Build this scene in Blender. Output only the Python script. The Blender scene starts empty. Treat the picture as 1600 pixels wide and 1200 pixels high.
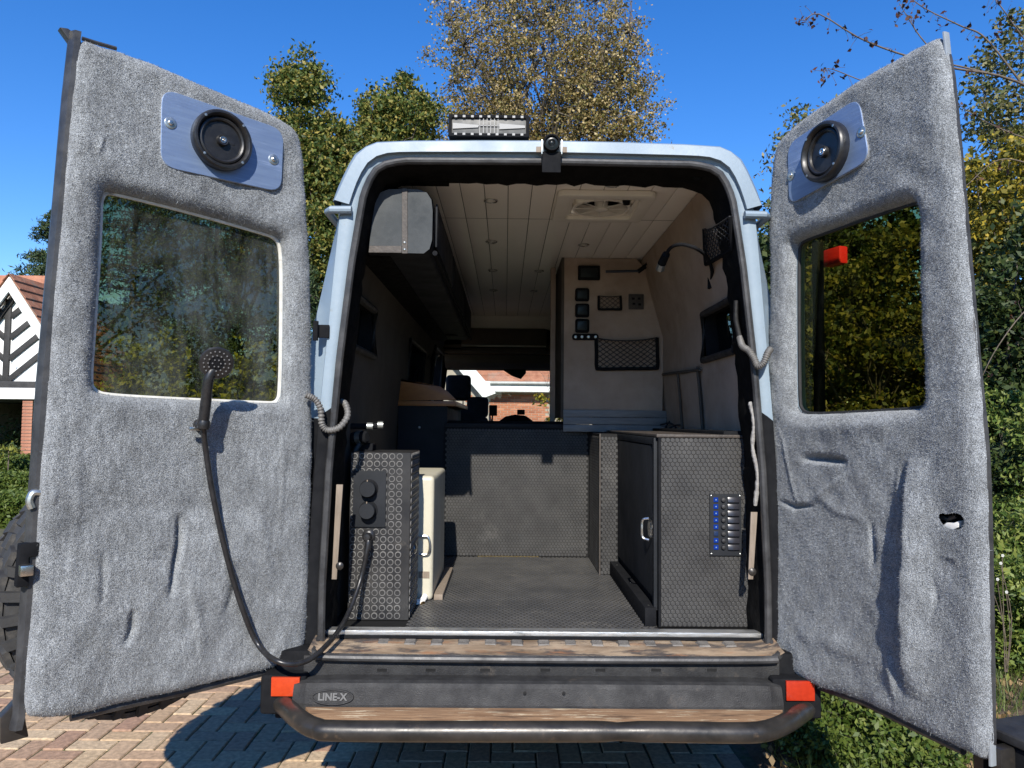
import bpy, bmesh, math, random
import numpy as np
from mathutils import Vector, Matrix

scene = bpy.context.scene
COL = scene.collection
# ---------------------------------------------------------------- camera, sky, sun, exposure
CAM = Vector((-0.15, -2.67, 1.47))
F = 1150.0
YAW, PITCH, ROLL = math.atan(10 / F), math.atan(60 / F), math.radians(0.55)
_fw = Vector((math.sin(YAW) * math.cos(PITCH), math.cos(YAW) * math.cos(PITCH), math.sin(PITCH)))
_rt = Vector((math.cos(YAW), -math.sin(YAW), 0))
_up = _rt.cross(_fw)
_r2 = _rt * math.cos(ROLL) + _up * math.sin(ROLL)
_u2 = _r2.cross(_fw)
cam_data = bpy.data.cameras.new('camera')
cam = bpy.data.objects.new('camera', cam_data)
COL.objects.link(cam)
cam.matrix_world = Matrix(((_r2.x, _u2.x, -_fw.x, CAM.x), (_r2.y, _u2.y, -_fw.y, CAM.y), (_r2.z, _u2.z, -_fw.z, CAM.z), (0, 0, 0, 1)))
cam_data.sensor_width = 36
cam_data.lens = F / 1600 * 36
cam_data.clip_start = 0.05
cam_data.clip_end = 2000
scene.camera = cam

SUN_EL, SUN_AZ = math.radians(35), math.radians(3.0)
world = bpy.data.worlds.new('World')
scene.world = world
world.use_nodes = True
wn = world.node_tree
for n in list(wn.nodes):
    wn.nodes.remove(n)
sky = wn.nodes.new('ShaderNodeTexSky')
sky.sky_type = 'NISHITA'
sky.sun_disc = False
sky.sun_elevation = SUN_EL
sky.sun_rotation = math.pi + SUN_AZ
sky.air_density = 1.0
sky.dust_density = 0.0
sky.ozone_density = 4.0
bg = wn.nodes.new('ShaderNodeBackground')
bg.inputs['Strength'].default_value = 0.13
wo = wn.nodes.new('ShaderNodeOutputWorld')
hs_ = wn.nodes.new('ShaderNodeHueSaturation')
hs_.inputs['Saturation'].default_value = 1.3
hs_.inputs['Hue'].default_value = 0.511
wn.links.new(sky.outputs[0], hs_.inputs['Color'])
wn.links.new(hs_.outputs[0], bg.inputs[0])
wn.links.new(bg.outputs[0], wo.inputs[0])

sun_data = bpy.data.lights.new('sun', 'SUN')
sun_data.energy = 4.6
sun_data.angle = math.radians(0.53)
sun_data.color = (1.0, 0.945, 0.86)
sun = bpy.data.objects.new('sun', sun_data)
COL.objects.link(sun)
_sd = Vector((math.sin(SUN_AZ) * math.cos(SUN_EL), math.cos(SUN_AZ) * math.cos(SUN_EL), -math.sin(SUN_EL)))
sun.rotation_euler = _sd.to_track_quat('-Z', 'Y').to_euler()
sun.location = (0, -10, 12)

vs = scene.view_settings
vs.view_transform = 'Standard'
vs.look = 'None'
vs.exposure = 0.65
vs.gamma = 1.0
vs.use_curve_mapping = False
scene.cycles.max_bounces = 10
scene.cycles.diffuse_bounces = 5
scene.cycles.transparent_max_bounces = 24
scene.cycles.use_denoising = True

# ---------------------------------------------------------------- survey helpers: photograph -> place
def ray(u, v):
    return (_r2 * ((u - 800) / F) + _u2 * ((600 - v) / F) + _fw)
def P(u, v, Y):
    d = ray(u, v); return CAM + d * ((Y - CAM.y) / d.y)
def PX(u, v, X):
    d = ray(u, v); return CAM + d * ((X - CAM.x) / d.x)
def PZ(u, v, Z):
    d = ray(u, v); return CAM + d * ((Z - CAM.z) / d.z)

class Frame:
    """A plane with axes U (across), V (up) and N (out of the face)."""
    def __init__(s, O, U, V=(0, 0, 1), N=None):
        s.O, s.U, s.V = Vector(O), Vector(U).normalized(), Vector(V).normalized()
        s.N = Vector(N).normalized() if N is not None else s.U.cross(s.V).normalized()
    def pt(s, u, v, n=0.0):
        return s.O + s.U * u + s.V * v + s.N * n
    def hit(s, px, py, n=0.0):
        d = ray(px, py)
        t = ((s.O + s.N * n) - CAM).dot(s.N) / d.dot(s.N)
        q = CAM + d * t - s.O
        return (q.dot(s.U), q.dot(s.V))

# ---------------------------------------------------------------- materials
MATS = {}
def nodes_of(name):
    m = bpy.data.materials.new(name)
    m.use_nodes = True
    nt = m.node_tree
    for n in list(nt.nodes):
        nt.nodes.remove(n)
    out = nt.nodes.new('ShaderNodeOutputMaterial')
    return m, nt, out
def N_(nt, t, **kw):
    n = nt.nodes.new(t)
    for k, v in kw.items():
        setattr(n, k, v)
    return n
def lin(r, g, b):
    f = lambda c: (c / 255 / 12.92) if c / 255 <= 0.04045 else ((c / 255 + 0.055) / 1.055) ** 2.4
    return (f(r), f(g), f(b))
def pm(name, c1, c2=None, scale=8.0, rough=0.6, rough2=None, metal=0.0, bump=0.0, bscale=None, detail=6.0, stretch=None,
       spots=None, spec=0.5, contrast=(0.35, 0.65), wear=None, coat=0.0):
    """A principled surface with noise colour between c1 and c2, noise relief, and optional spots or wear of a third colour."""
    if name in MATS:
        return MATS[name]
    m, nt, out = nodes_of(name)
    L = nt.links.new
    b = N_(nt, 'ShaderNodeBsdfPrincipled')
    L(b.outputs[0], out.inputs[0])
    tc = N_(nt, 'ShaderNodeTexCoord')
    src = tc.outputs['Object']
    if stretch:
        mp = N_(nt, 'ShaderNodeMapping'); mp.inputs['Scale'].default_value = stretch
        L(src, mp.inputs[0]); src = mp.outputs[0]
    b.inputs['Metallic'].default_value = metal
    b.inputs['Specular IOR Level'].default_value = spec
    b.inputs['Coat Weight'].default_value = coat
    nz = N_(nt, 'ShaderNodeTexNoise'); nz.inputs['Scale'].default_value = scale; nz.inputs['Detail'].default_value = detail
    nz.inputs['Roughness'].default_value = 0.65
    L(src, nz.inputs['Vector'])
    cr = N_(nt, 'ShaderNodeValToRGB')
    cr.color_ramp.elements[0].position, cr.color_ramp.elements[1].position = contrast
    cr.color_ramp.elements[0].color = (*c1, 1)
    cr.color_ramp.elements[1].color = (*(c2 or c1), 1)
    L(nz.outputs['Fac'], cr.inputs[0])
    colour = cr.outputs[0]
    for k, ex in enumerate([e for e in (spots, wear) if e]):
        ec, es, lo, hi = ex
        n2 = N_(nt, 'ShaderNodeTexNoise'); n2.inputs['Scale'].default_value = es; n2.inputs['Detail'].default_value = 8
        n2.inputs['Roughness'].default_value = 0.7
        L(src, n2.inputs['Vector'])
        r2 = N_(nt, 'ShaderNodeMapRange'); r2.inputs['From Min'].default_value = lo; r2.inputs['From Max'].default_value = hi
        L(n2.outputs['Fac'], r2.inputs['Value'])
        mx = N_(nt, 'ShaderNodeMix', data_type='RGBA')
        L(r2.outputs[0], mx.inputs['Factor']); L(colour, mx.inputs['A']); mx.inputs['B'].default_value = (*ec, 1)
        colour = mx.outputs['Result']
    L(colour, b.inputs['Base Color'])
    if rough2 is None:
        b.inputs['Roughness'].default_value = rough
    else:
        mr = N_(nt, 'ShaderNodeMapRange'); mr.inputs['From Min'].default_value = 0.3; mr.inputs['From Max'].default_value = 0.7
        mr.inputs['To Min'].default_value = rough; mr.inputs['To Max'].default_value = rough2
        n3 = N_(nt, 'ShaderNodeTexNoise'); n3.inputs['Scale'].default_value = scale * 1.7; n3.inputs['Detail'].default_value = 5
        L(src, n3.inputs['Vector']); L(n3.outputs['Fac'], mr.inputs['Value']); L(mr.outputs[0], b.inputs['Roughness'])
    if bump:
        n4 = N_(nt, 'ShaderNodeTexNoise'); n4.inputs['Scale'].default_value = bscale or scale * 6; n4.inputs['Detail'].default_value = 5
        L(src, n4.inputs['Vector'])
        bp = N_(nt, 'ShaderNodeBump'); bp.inputs['Strength'].default_value = 1.0; bp.inputs['Distance'].default_value = bump
        L(n4.outputs['Fac'], bp.inputs['Height']); L(bp.outputs[0], b.inputs['Normal'])
    MATS[name] = m
    return m
def ramp_mat(name, cols, source='island', rough=0.6, trans=0.0, spec=0.3):
    """Colour picked per mesh island (leaves, fibres) or per object (bricks)."""
    m, nt, out = nodes_of(name)
    L = nt.links.new
    b = N_(nt, 'ShaderNodeBsdfPrincipled'); b.inputs['Roughness'].default_value = rough; b.inputs['Specular IOR Level'].default_value = spec
    cr = N_(nt, 'ShaderNodeValToRGB')
    els = cr.color_ramp.elements
    while len(els) < len(cols):
        els.new(0.5)
    for i, c in enumerate(cols):
        els[i].position = i / (len(cols) - 1); els[i].color = (*c, 1)
    if source == 'island':
        g = N_(nt, 'ShaderNodeNewGeometry'); L(g.outputs['Random Per Island'], cr.inputs[0])
    else:
        g = N_(nt, 'ShaderNodeObjectInfo'); L(g.outputs['Random'], cr.inputs[0])
    col = cr.outputs[0]
    L(col, b.inputs['Base Color'])
    if trans:
        t = N_(nt, 'ShaderNodeBsdfTranslucent'); L(col, t.inputs[0])
        mx = N_(nt, 'ShaderNodeMixShader'); mx.inputs[0].default_value = trans
        L(b.outputs[0], mx.inputs[1]); L(t.outputs[0], mx.inputs[2]); L(mx.outputs[0], out.inputs[0])
    else:
        L(b.outputs[0], out.inputs[0])
    return m
def glass_mat(name, tint, dirt=(0.4, 0.42, 0.4), dirt_lo=0.5, dirt_hi=0.9, dirt_max=0.25, stretch=(3, 3, 1.0), refl=1.45):
    m, nt, out = nodes_of(name)
    L = nt.links.new
    tr = N_(nt, 'ShaderNodeBsdfTransparent'); tr.inputs[0].default_value = (*tint, 1)
    gl = N_(nt, 'ShaderNodeBsdfGlossy'); gl.inputs['Roughness'].default_value = 0.01; gl.inputs[0].default_value = (0.9, 0.95, 0.95, 1)
    fr = N_(nt, 'ShaderNodeFresnel'); fr.inputs['IOR'].default_value = refl
    mx = N_(nt, 'ShaderNodeMixShader'); L(fr.outputs[0], mx.inputs[0]); L(tr.outputs[0], mx.inputs[1]); L(gl.outputs[0], mx.inputs[2])
    df = N_(nt, 'ShaderNodeBsdfDiffuse'); df.inputs[0].default_value = (*dirt, 1)
    tc = N_(nt, 'ShaderNodeTexCoord'); mp = N_(nt, 'ShaderNodeMapping'); mp.inputs['Scale'].default_value = stretch
    L(tc.outputs['Object'], mp.inputs[0])
    nz = N_(nt, 'ShaderNodeTexNoise'); nz.inputs['Scale'].default_value = 2.2; nz.inputs['Detail'].default_value = 9; nz.inputs['Roughness'].default_value = 0.72
    nz.inputs['Distortion'].default_value = 0.6
    L(mp.outputs[0], nz.inputs['Vector'])
    mr = N_(nt, 'ShaderNodeMapRange'); mr.inputs['From Min'].default_value = dirt_lo; mr.inputs['From Max'].default_value = dirt_hi
    mr.inputs['To Max'].default_value = dirt_max
    L(nz.outputs['Fac'], mr.inputs['Value'])
    m2 = N_(nt, 'ShaderNodeMixShader'); L(mr.outputs[0], m2.inputs[0]); L(mx.outputs[0], m2.inputs[1]); L(df.outputs[0], m2.inputs[2])
    L(m2.outputs[0], out.inputs[0])
    return m
def emit_mat(name, col, s):
    m, nt, out = nodes_of(name)
    e = N_(nt, 'ShaderNodeEmission'); e.inputs[0].default_value = (*col, 1); e.inputs[1].default_value = s
    nt.links.new(e.outputs[0], out.inputs[0]); return m

# ---------------------------------------------------------------- mesh helpers
WLOC = {}
def link(name, me, parent=None):
    o = bpy.data.objects.new(name, me)
    COL.objects.link(o)
    if parent is not None:
        o.parent = parent
        o.matrix_parent_inverse = Matrix.Translation(-WLOC.get(parent.name, Vector()))
    return o
def tag(o, label, cat, group=None):
    o['label'] = label; o['category'] = cat
    if group: o['group'] = group
    return o
def thing(name, label, cat, loc, group=None):
    o = bpy.data.objects.new(name, None)
    COL.objects.link(o)
    o.location = loc
    o.empty_display_size = 0.1
    WLOC[o.name] = Vector(loc)
    return tag(o, label, cat, group)
def fast_mesh(name, V, Fc, mats, smooth=False):
    """V (n,3) array, Fc (m,k) array of equal-sided faces."""
    me = bpy.data.meshes.new(name)
    V = np.asarray(V, dtype=np.float32); Fc = np.asarray(Fc, dtype=np.int32)
    n, k = Fc.shape
    me.vertices.add(len(V)); me.vertices.foreach_set('co', V.ravel())
    me.loops.add(n * k); me.loops.foreach_set('vertex_index', Fc.ravel())
    me.polygons.add(n); me.polygons.foreach_set('loop_start', np.arange(0, n * k, k, dtype=np.int32))
    if smooth:
        me.polygons.foreach_set('use_smooth', np.ones(n, dtype=bool))
    me.update(calc_edges=True)
    for m in (mats if isinstance(mats, (list, tuple)) else [mats]):
        me.materials.append(m)
    return me
def rrect(x0, y0, x1, y1, r, n=5):
    pts = []
    for cx, cy, a0 in ((x1 - r, y0 + r, -90), (x1 - r, y1 - r, 0), (x0 + r, y1 - r, 90), (x0 + r, y0 + r, 180)):
        for k in range(n + 1):
            a = math.radians(a0 + 90 * k / n)
            pts.append((cx + r * math.cos(a), cy + r * math.sin(a)))
    return pts
def bez(pts, n=24):
    """Catmull-Rom through pts."""
    pts = [Vector(p) for p in pts]
    q = [pts[0] * 2 - pts[1]] + pts + [pts[-1] * 2 - pts[-2]]
    out = []
    m = len(pts) - 1
    for i in range(m):
        a, b, c, d = q[i:i + 4]
        k = max(2, n // m)
        for j in range(k):
            t = j / k
            out.append(0.5 * ((2 * b) + (c - a) * t + (2 * a - 5 * b + 4 * c - d) * t * t + (3 * b - a - 3 * c + d) * t ** 3))
    out.append(pts[-1])
    return out

class MB:
    def __init__(s):
        s.v, s.f, s.mi, s.k = [], [], [], 0
    def mat(s, k):
        s.k = k; return s
    def add(s, vs_, fs_):
        b = len(s.v)
        s.v += [tuple(p) for p in vs_]
        for f in fs_:
            s.f.append([b + i for i in f]); s.mi.append(s.k)
        return s
    def quad(s, a, b, c, d):
        return s.add([a, b, c, d], [(0, 1, 2, 3)])
    def box(s, a, b):
        x0, y0, z0 = a; x1, y1, z1 = b
        return s.hexa([(x0, y0, z0), (x1, y0, z0), (x1, y1, z0), (x0, y1, z0), (x0, y0, z1), (x1, y0, z1), (x1, y1, z1), (x0, y1, z1)])
    def hexa(s, p):
        return s.add(p, [(0, 3, 2, 1), (4, 5, 6, 7), (0, 1, 5, 4), (1, 2, 6, 5), (2, 3, 7, 6), (3, 0, 4, 7)])
    def fbox(s, fr, u0, v0, u1, v1, n0, n1):
        return s.hexa([fr.pt(u0, v0, n0), fr.pt(u1, v0, n0), fr.pt(u1, v0, n1), fr.pt(u0, v0, n1),
                       fr.pt(u0, v1, n0), fr.pt(u1, v1, n0), fr.pt(u1, v1, n1), fr.pt(u0, v1, n1)])
    def prism(s, fr, poly, n0, n1):
        k = len(poly)
        vs_ = [fr.pt(u, v, n0) for u, v in poly] + [fr.pt(u, v, n1) for u, v in poly]
        return s.add(vs_, [list(range(k))[::-1], list(range(k, 2 * k))] + [(i, (i + 1) % k, k + (i + 1) % k, k + i) for i in range(k)])
    def ring(s, fr, outer, inner, n0, n1):
        k = len(outer)
        vs_ = [fr.pt(u, v, n) for pl in (outer, inner) for n in (n0, n1) for u, v in pl]
        fs_ = []
        for i in range(k):
            j = (i + 1) % k
            fs_ += [(i, j, k + j, k + i), (2 * k + j, 2 * k + i, 3 * k + i, 3 * k + j), (k + i, k + j, 3 * k + j, 3 * k + i), (j, i, 2 * k + i, 2 * k + j)]
        return s.add(vs_, fs_)
    def tube(s, pts, r, n=8, cap=True, closed=False):
        pts = [Vector(p) for p in pts]
        m = len(pts)
        rs = r if isinstance(r, (list, tuple)) else [r] * m
        ref = None
        vs_, fs_ = [], []
        for i, p in enumerate(pts):
            if closed:
                t = pts[(i + 1) % m] - pts[i - 1]
            else:
                t = pts[min(i + 1, m - 1)] - pts[max(i - 1, 0)]
            t = t.normalized() if t.length > 1e-9 else Vector((0, 0, 1))
            if ref is None:
                ref = Vector((0, 0, 1)) if abs(t.z) < 0.9 else Vector((1, 0, 0))
            a = t.cross(ref)
            if a.length < 1e-6:
                a = t.cross(Vector((1, 0, 0.3)))
            a.normalize(); b = t.cross(a); ref = -b if False else a.cross(t)
            for k in range(n):
                an = 2 * math.pi * k / n
                vs_.append(p + (a * math.cos(an) + b * math.sin(an)) * rs[i])
        for i in range(m if closed else m - 1):
            i2 = (i + 1) % m
            for k in range(n):
                k2 = (k + 1) % n
                fs_.append((i * n + k, i * n + k2, i2 * n + k2, i2 * n + k))
        if cap and not closed:
            fs_.append(list(range(n))[::-1]); fs_.append([(m - 1) * n + k for k in range(n)])
        return s.add(vs_, fs_)
    def lathe(s, prof, c, axis, n=24):
        """prof: list of (radius, height along axis)."""
        ax = Vector(axis).normalized(); c = Vector(c)
        a = ax.cross(Vector((0, 0, 1)) if abs(ax.z) < 0.9 else Vector((1, 0, 0))).normalized(); b = ax.cross(a)
        vs_, fs_ = [], []
        for r, h in prof:
            for k in range(n):
                an = 2 * math.pi * k / n
                vs_.append(c + ax * h + (a * math.cos(an) + b * math.sin(an)) * max(r, 1e-5))
        for i in range(len(prof) - 1):
            for k in range(n):
                k2 = (k + 1) % n
                fs_.append((i * n + k, i * n + k2, (i + 1) * n + k2, (i + 1) * n + k))
        if prof[0][0] > 1e-4: fs_.append(list(range(n))[::-1])
        if prof[-1][0] > 1e-4: fs_.append([(len(prof) - 1) * n + k for k in range(n)])
        return s.add(vs_, fs_)
    def strip(s, rings, closed=False):
        """Loft between equal-length point rows."""
        k = len(rings[0]); b = [p for r in rings for p in r]
        fs_ = []
        for i in range(len(rings) - 1):
            for j in range(k if closed else k - 1):
                j2 = (j + 1) % k
                fs_.append((i * k + j, i * k + j2, (i + 1) * k + j2, (i + 1) * k + j))
        return s.add(b, fs_)
    def build(s, name, mats, parent=None, bevel=0.0, seg=2, angle=35, kind=None, normals=True):
        me = bpy.data.meshes.new(name)
        me.from_pydata(s.v, [], s.f)
        mats = mats if isinstance(mats, (list, tuple)) else [mats]
        for m in mats: me.materials.append(m)
        if len(mats) > 1:
            me.polygons.foreach_set('material_index', s.mi)
        bm = bmesh.new(); bm.from_mesh(me)
        if normals:
            bmesh.ops.recalc_face_normals(bm, faces=bm.faces)
        if bevel:
            ed = [e for e in bm.edges if len(e.link_faces) == 2 and e.calc_face_angle(0) > math.radians(30)]
            bmesh.ops.bevel(bm, geom=ed, offset=bevel, offset_type='OFFSET', segments=seg, profile=0.6, affect='EDGES', clamp_overlap=True)
        bm.to_mesh(me); bm.free()
        me.polygons.foreach_set('use_smooth', [True] * len(me.polygons))
        me.set_sharp_from_angle(angle=math.radians(angle))
        o = link(name, me, parent)
        if kind: o['kind'] = kind
        return o

def field(name, fr, uv, tv, tf, mat, parent, n0=0.0, kind='stuff', ring=0):
    """Many copies of a small template (local u,v,n verts; equal or mixed faces) laid on a face as one joined mesh."""
    tv = np.array(tv, dtype=np.float64); uv = np.array(uv, dtype=np.float64)
    O, U, V, N = (np.array(q) for q in (fr.O, fr.U, fr.V, fr.N))
    loc = (tv[None, :, 0] + uv[:, None, 0])[..., None] * U + (tv[None, :, 1] + uv[:, None, 1])[..., None] * V + (tv[:, 2] + n0)[None, :, None] * N + O
    verts = loc.reshape(-1, 3).tolist()
    k = len(tv)
    faces = [[i * k + a for a in f] for i in range(len(uv)) for f in tf]
    me = bpy.data.meshes.new(name); me.from_pydata(verts, [], faces)
    for m_ in (mat if isinstance(mat, list) else [mat]): me.materials.append(m_)
    if ring:
        me.polygons.foreach_set('material_index', [1 if i % len(tf) < ring else 0 for i in range(len(faces))])
    me.polygons.foreach_set('use_smooth', [True] * len(me.polygons))
    me.set_sharp_from_angle(angle=math.radians(30))
    o = link(name, me, parent); o['kind'] = kind
    return o
def hex_template(r, h, inset=0.72):
    tv, tf = [], []
    for k in range(6):
        a = math.radians(60 * k + 30); tv.append((r * math.cos(a), r * math.sin(a), 0))
    for k in range(6):
        a = math.radians(60 * k + 30); tv.append((r * inset * math.cos(a), r * inset * math.sin(a), h))
    tf = [(k, (k + 1) % 6, 6 + (k + 1) % 6, 6 + k) for k in range(6)] + [tuple(range(6, 12))]
    return tv, tf
def coin_template(r, h, n=14):
    tv, tf = [], []
    for rr, hh in ((r, 0), (r * 0.93, h), (r * 0.72, h), (r * 0.64, h * 0.35)):
        for k in range(n):
            a = 2 * math.pi * k / n; tv.append((rr * math.cos(a), rr * math.sin(a), hh))
    for i in range(3):
        tf += [(i * n + k, i * n + (k + 1) % n, (i + 1) * n + (k + 1) % n, (i + 1) * n + k) for k in range(n)]
    tf.append(tuple(range(3 * n, 4 * n)))
    return tv, tf
def hex_grid(u0, v0, u1, v1, pitch):
    pts, j, v = [], 0, v0 + pitch / 2
    while v < v1 - pitch * 0.45:
        u = u0 + pitch / 2 + (pitch / 2 if j % 2 else 0)
        while u < u1 - pitch * 0.45:
            pts.append((u, v)); u += pitch
        v += pitch * 0.866; j += 1
    return pts
def sq_grid(u0, v0, u1, v1, pitch):
    return [(u0 + pitch * (i + .5), v0 + pitch * (j + .5)) for i in range(int((u1 - u0) / pitch)) for j in range(int((v1 - v0) / pitch))]

# ---------------------------------------------------------------- material palette
blue_paint = pm('pale_blue_paint', lin(134, 149, 160), lin(122, 138, 151), 3, 0.42, 0.6, bump=0.0006, bscale=60, spots=(lin(120, 120, 112), 26, 0.64, 0.75), coat=0.15)
black_rubber = pm('black_rubber', (0.012, 0.012, 0.013), (0.03, 0.03, 0.031), 12, 0.5, 0.75, bump=0.0008, bscale=90)
seal_rubber = pm('weathered_seal_rubber', (0.02, 0.02, 0.021), (0.055, 0.055, 0.056), 10, 0.35, 0.6, bump=0.0008, bscale=50)
black_plastic = pm('black_plastic', (0.007, 0.0075, 0.009), (0.012, 0.0125, 0.014), 20, 0.75, 0.9, bump=0.0003, bscale=300, spec=0.1)
speaker_black = pm('speaker_black', (0.01, 0.01, 0.011), (0.02, 0.02, 0.021), 30, 0.3, 0.45)
bumper_plastic = pm('textured_bumper', (0.018, 0.018, 0.019), (0.038, 0.038, 0.038), 14, 0.5, 0.75, bump=0.0018, bscale=260, spots=((0.1, 0.085, 0.07), 9, 0.6, 0.8), wear=((0.14, 0.13, 0.12), 45, 0.68, 0.76), spec=0.3)
bar_metal = pm('worn_black_bar', (0.02, 0.019, 0.018), (0.05, 0.045, 0.04), 9, 0.28, 0.45, metal=0.35, bump=0.0008, bscale=30, spots=((0.16, 0.11, 0.07), 14, 0.6, 0.8))
dark_panel = pm('dark_slate_board', (0.012, 0.014, 0.017), (0.02, 0.022, 0.026), 5, 0.6, 0.75, bump=0.0003, bscale=150, spec=0.2)
hex_rubber = pm('hexagon_rubber', (0.03, 0.029, 0.028), (0.048, 0.047, 0.045), 7, 0.38, 0.62, bump=0.0003, bscale=300, spots=((0.1, 0.096, 0.09), 3.5, 0.58, 0.8), wear=((0.13, 0.12, 0.11), 22, 0.66, 0.74))
hex_groove = pm('rubber_groove', (0.008, 0.008, 0.008), (0.013, 0.013, 0.013), 9, 0.7, spec=0.2)
ring_highlight = pm('stud_edge_highlight', (0.09, 0.088, 0.085), (0.17, 0.165, 0.155), 14, 0.35, 0.5)  # lighter grey paints the bright highlight on the stud rings into their colour
coin_rubber = pm('coin_rubber', (0.014, 0.014, 0.015), (0.03, 0.029, 0.028), 8, 0.34, 0.5, bump=0.0003, bscale=200, spots=((0.11, 0.098, 0.08), 12, 0.62, 0.85), spec=0.4)
floor_rubber = pm('dusty_floor_rubber', (0.04, 0.04, 0.04), (0.065, 0.063, 0.06), 5, 0.28, 0.42, bump=0.0004, bscale=120, spots=((0.12, 0.11, 0.095), 9, 0.6, 0.85))
aluminium = pm('worn_aluminium', (0.62, 0.62, 0.6), (0.8, 0.8, 0.78), 10, 0.3, 0.5, metal=0.9, bump=0.0004, bscale=60, stretch=(1, 8, 8), spots=((0.09, 0.085, 0.075), 8, 0.58, 0.68))
brushed = pm('brushed_steel', (0.55, 0.54, 0.5), (0.7, 0.68, 0.64), 20, 0.22, 0.35, metal=1.0)
zinc = pm('zinc_bolt', (0.4, 0.42, 0.4), (0.6, 0.62, 0.58), 60, 0.3, 0.45, metal=0.9)
sky_tint_plate = pm('sky_tinted_brushed_plate', (0.17, 0.235, 0.37), (0.22, 0.295, 0.43), 5, 0.36, 0.5, metal=0.45, bump=0.0002, bscale=80, stretch=(1, 1, 14), spots=((0.45, 0.54, 0.72), 4, 0.58, 0.82))  # brushed aluminium with the blue sky reflection painted into its colour
plate_edge = pm('plate_bare_edge', (0.75, 0.77, 0.8), (0.85, 0.86, 0.88), 20, 0.3, metal=0.8)
cream_board = pm('cream_ceiling_plank', (0.84, 0.80, 0.71), (0.88, 0.84, 0.76), 3, 0.36, None, bump=0.0002, bscale=30, spec=0.5)
cream_plastic = pm('cream_plastic', (0.74, 0.70, 0.6), (0.8, 0.76, 0.67), 6, 0.35)
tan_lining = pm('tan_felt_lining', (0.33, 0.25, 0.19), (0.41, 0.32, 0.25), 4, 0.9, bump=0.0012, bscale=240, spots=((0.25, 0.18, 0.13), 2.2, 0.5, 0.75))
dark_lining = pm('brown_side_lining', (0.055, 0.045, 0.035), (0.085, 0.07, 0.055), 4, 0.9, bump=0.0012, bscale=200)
locker_grey = pm('grey_blue_laminate', (0.045, 0.05, 0.053), (0.06, 0.066, 0.069), 9, 0.75, 0.85, bump=0.0006, bscale=300, spec=0.15, spots=((0.085, 0.09, 0.092), 4, 0.5, 0.75))
strap_leather = pm('old_leather_strap', (0.03, 0.024, 0.02), (0.065, 0.053, 0.044), 30, 0.6, bump=0.001, bscale=120)
oak = pm('warm_wood_top', (0.24, 0.09, 0.022), (0.34, 0.14, 0.04), 6, 0.4, stretch=(1, 0.15, 3), bump=0.0003)
deck_wood = pm('weathered_step_plank', (0.17, 0.095, 0.05), (0.31, 0.195, 0.11), 9, 0.75, stretch=(0.7, 6, 6), bump=0.002, bscale=14, spots=((0.5, 0.41, 0.28), 11, 0.56, 0.62), wear=((0.1, 0.06, 0.035), 7, 0.54, 0.66), detail=9)
rusty_tread = pm('rusty_painted_sill', (0.13, 0.085, 0.05), (0.34, 0.26, 0.18), 6, 0.7, stretch=(0.8, 3, 3), bump=0.002, bscale=12, spots=((0.06, 0.05, 0.045), 5, 0.5, 0.58), wear=((0.27, 0.12, 0.05), 7, 0.55, 0.7), detail=9)
pale_wood = pm('bare_stick_wood', (0.17, 0.135, 0.1), (0.25, 0.2, 0.155), 12, 0.7, stretch=(6, 6, 0.6), bump=0.0006)
tank_plastic = pm('cloudy_white_plastic', (0.46, 0.43, 0.335), (0.52, 0.49, 0.39), 6, 0.32, 0.45, spots=((0.26, 0.21, 0.13), 5, 0.58, 0.8), wear=((0.16, 0.13, 0.09), 16, 0.66, 0.76))
brass = pm('brass', (0.7, 0.5, 0.2), (0.8, 0.6, 0.3), 40, 0.25, metal=1.0)
lens_orange = pm('orange_reflector', (0.42, 0.035, 0.005), (0.5, 0.05, 0.009), 60, 0.3, coat=0.15)
lens_red = pm('red_reflector', (0.34, 0.022, 0.006), (0.42, 0.03, 0.009), 60, 0.3, coat=0.15)
red_paint = pm('red_enamel', (0.75, 0.02, 0.02), (0.8, 0.03, 0.025), 12, 0.35)
clear_lens = pm('lamp_lens', (0.09, 0.092, 0.088), (0.15, 0.15, 0.145), 25, 0.35, 0.5, spec=0.2)
white_paint = pm('white_paint', (0.74, 0.74, 0.7), (0.82, 0.82, 0.79), 3, 0.6, bump=0.0006, bscale=30)
black_timber = pm('black_timber', (0.015, 0.014, 0.013), (0.03, 0.028, 0.026), 6, 0.6)
foam = pm('white_foam', (0.75, 0.73, 0.68), (0.82, 0.8, 0.75), 60, 0.8)
tyre_rubber = pm('tyre_rubber', (0.018, 0.018, 0.018), (0.04, 0.039, 0.037), 9, 0.7, 0.85, bump=0.0008, bscale=60, spots=((0.12, 0.105, 0.085), 6, 0.56, 0.8))
conduit_mat = pm('grey_conduit', (0.09, 0.085, 0.08), (0.15, 0.145, 0.135), 30, 0.55)
hose_black = pm('hose_black', (0.012, 0.012, 0.013), (0.022, 0.022, 0.023), 40, 0.25, 0.4)
seat_cloth = pm('navy_seat_cloth', (0.012, 0.016, 0.026), (0.022, 0.028, 0.042), 30, 0.85, bump=0.001, bscale=200)
tar_trim = pm('black_bitumen_trim', (0.005, 0.005, 0.005), (0.011, 0.0105, 0.01), 18, 0.65, 0.85, bump=0.003, bscale=40, spec=0.08)
screen_mat = pm('dark_screen', (0.008, 0.012, 0.014), (0.012, 0.017, 0.02), 4, 0.3, spec=0.3)
fluff_mat = ramp_mat('grey_fluff', [(0.12, 0.12, 0.12), (0.3, 0.29, 0.28), (0.45, 0.44, 0.42)], rough=0.9)
bark = pm('bark', (0.06, 0.048, 0.036), (0.13, 0.11, 0.085), 9, 0.9, bump=0.01, bscale=14, stretch=(1, 1, 0.3))
twig_mat = pm('twig', (0.08, 0.06, 0.045), (0.15, 0.12, 0.09), 20, 0.85)

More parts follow.
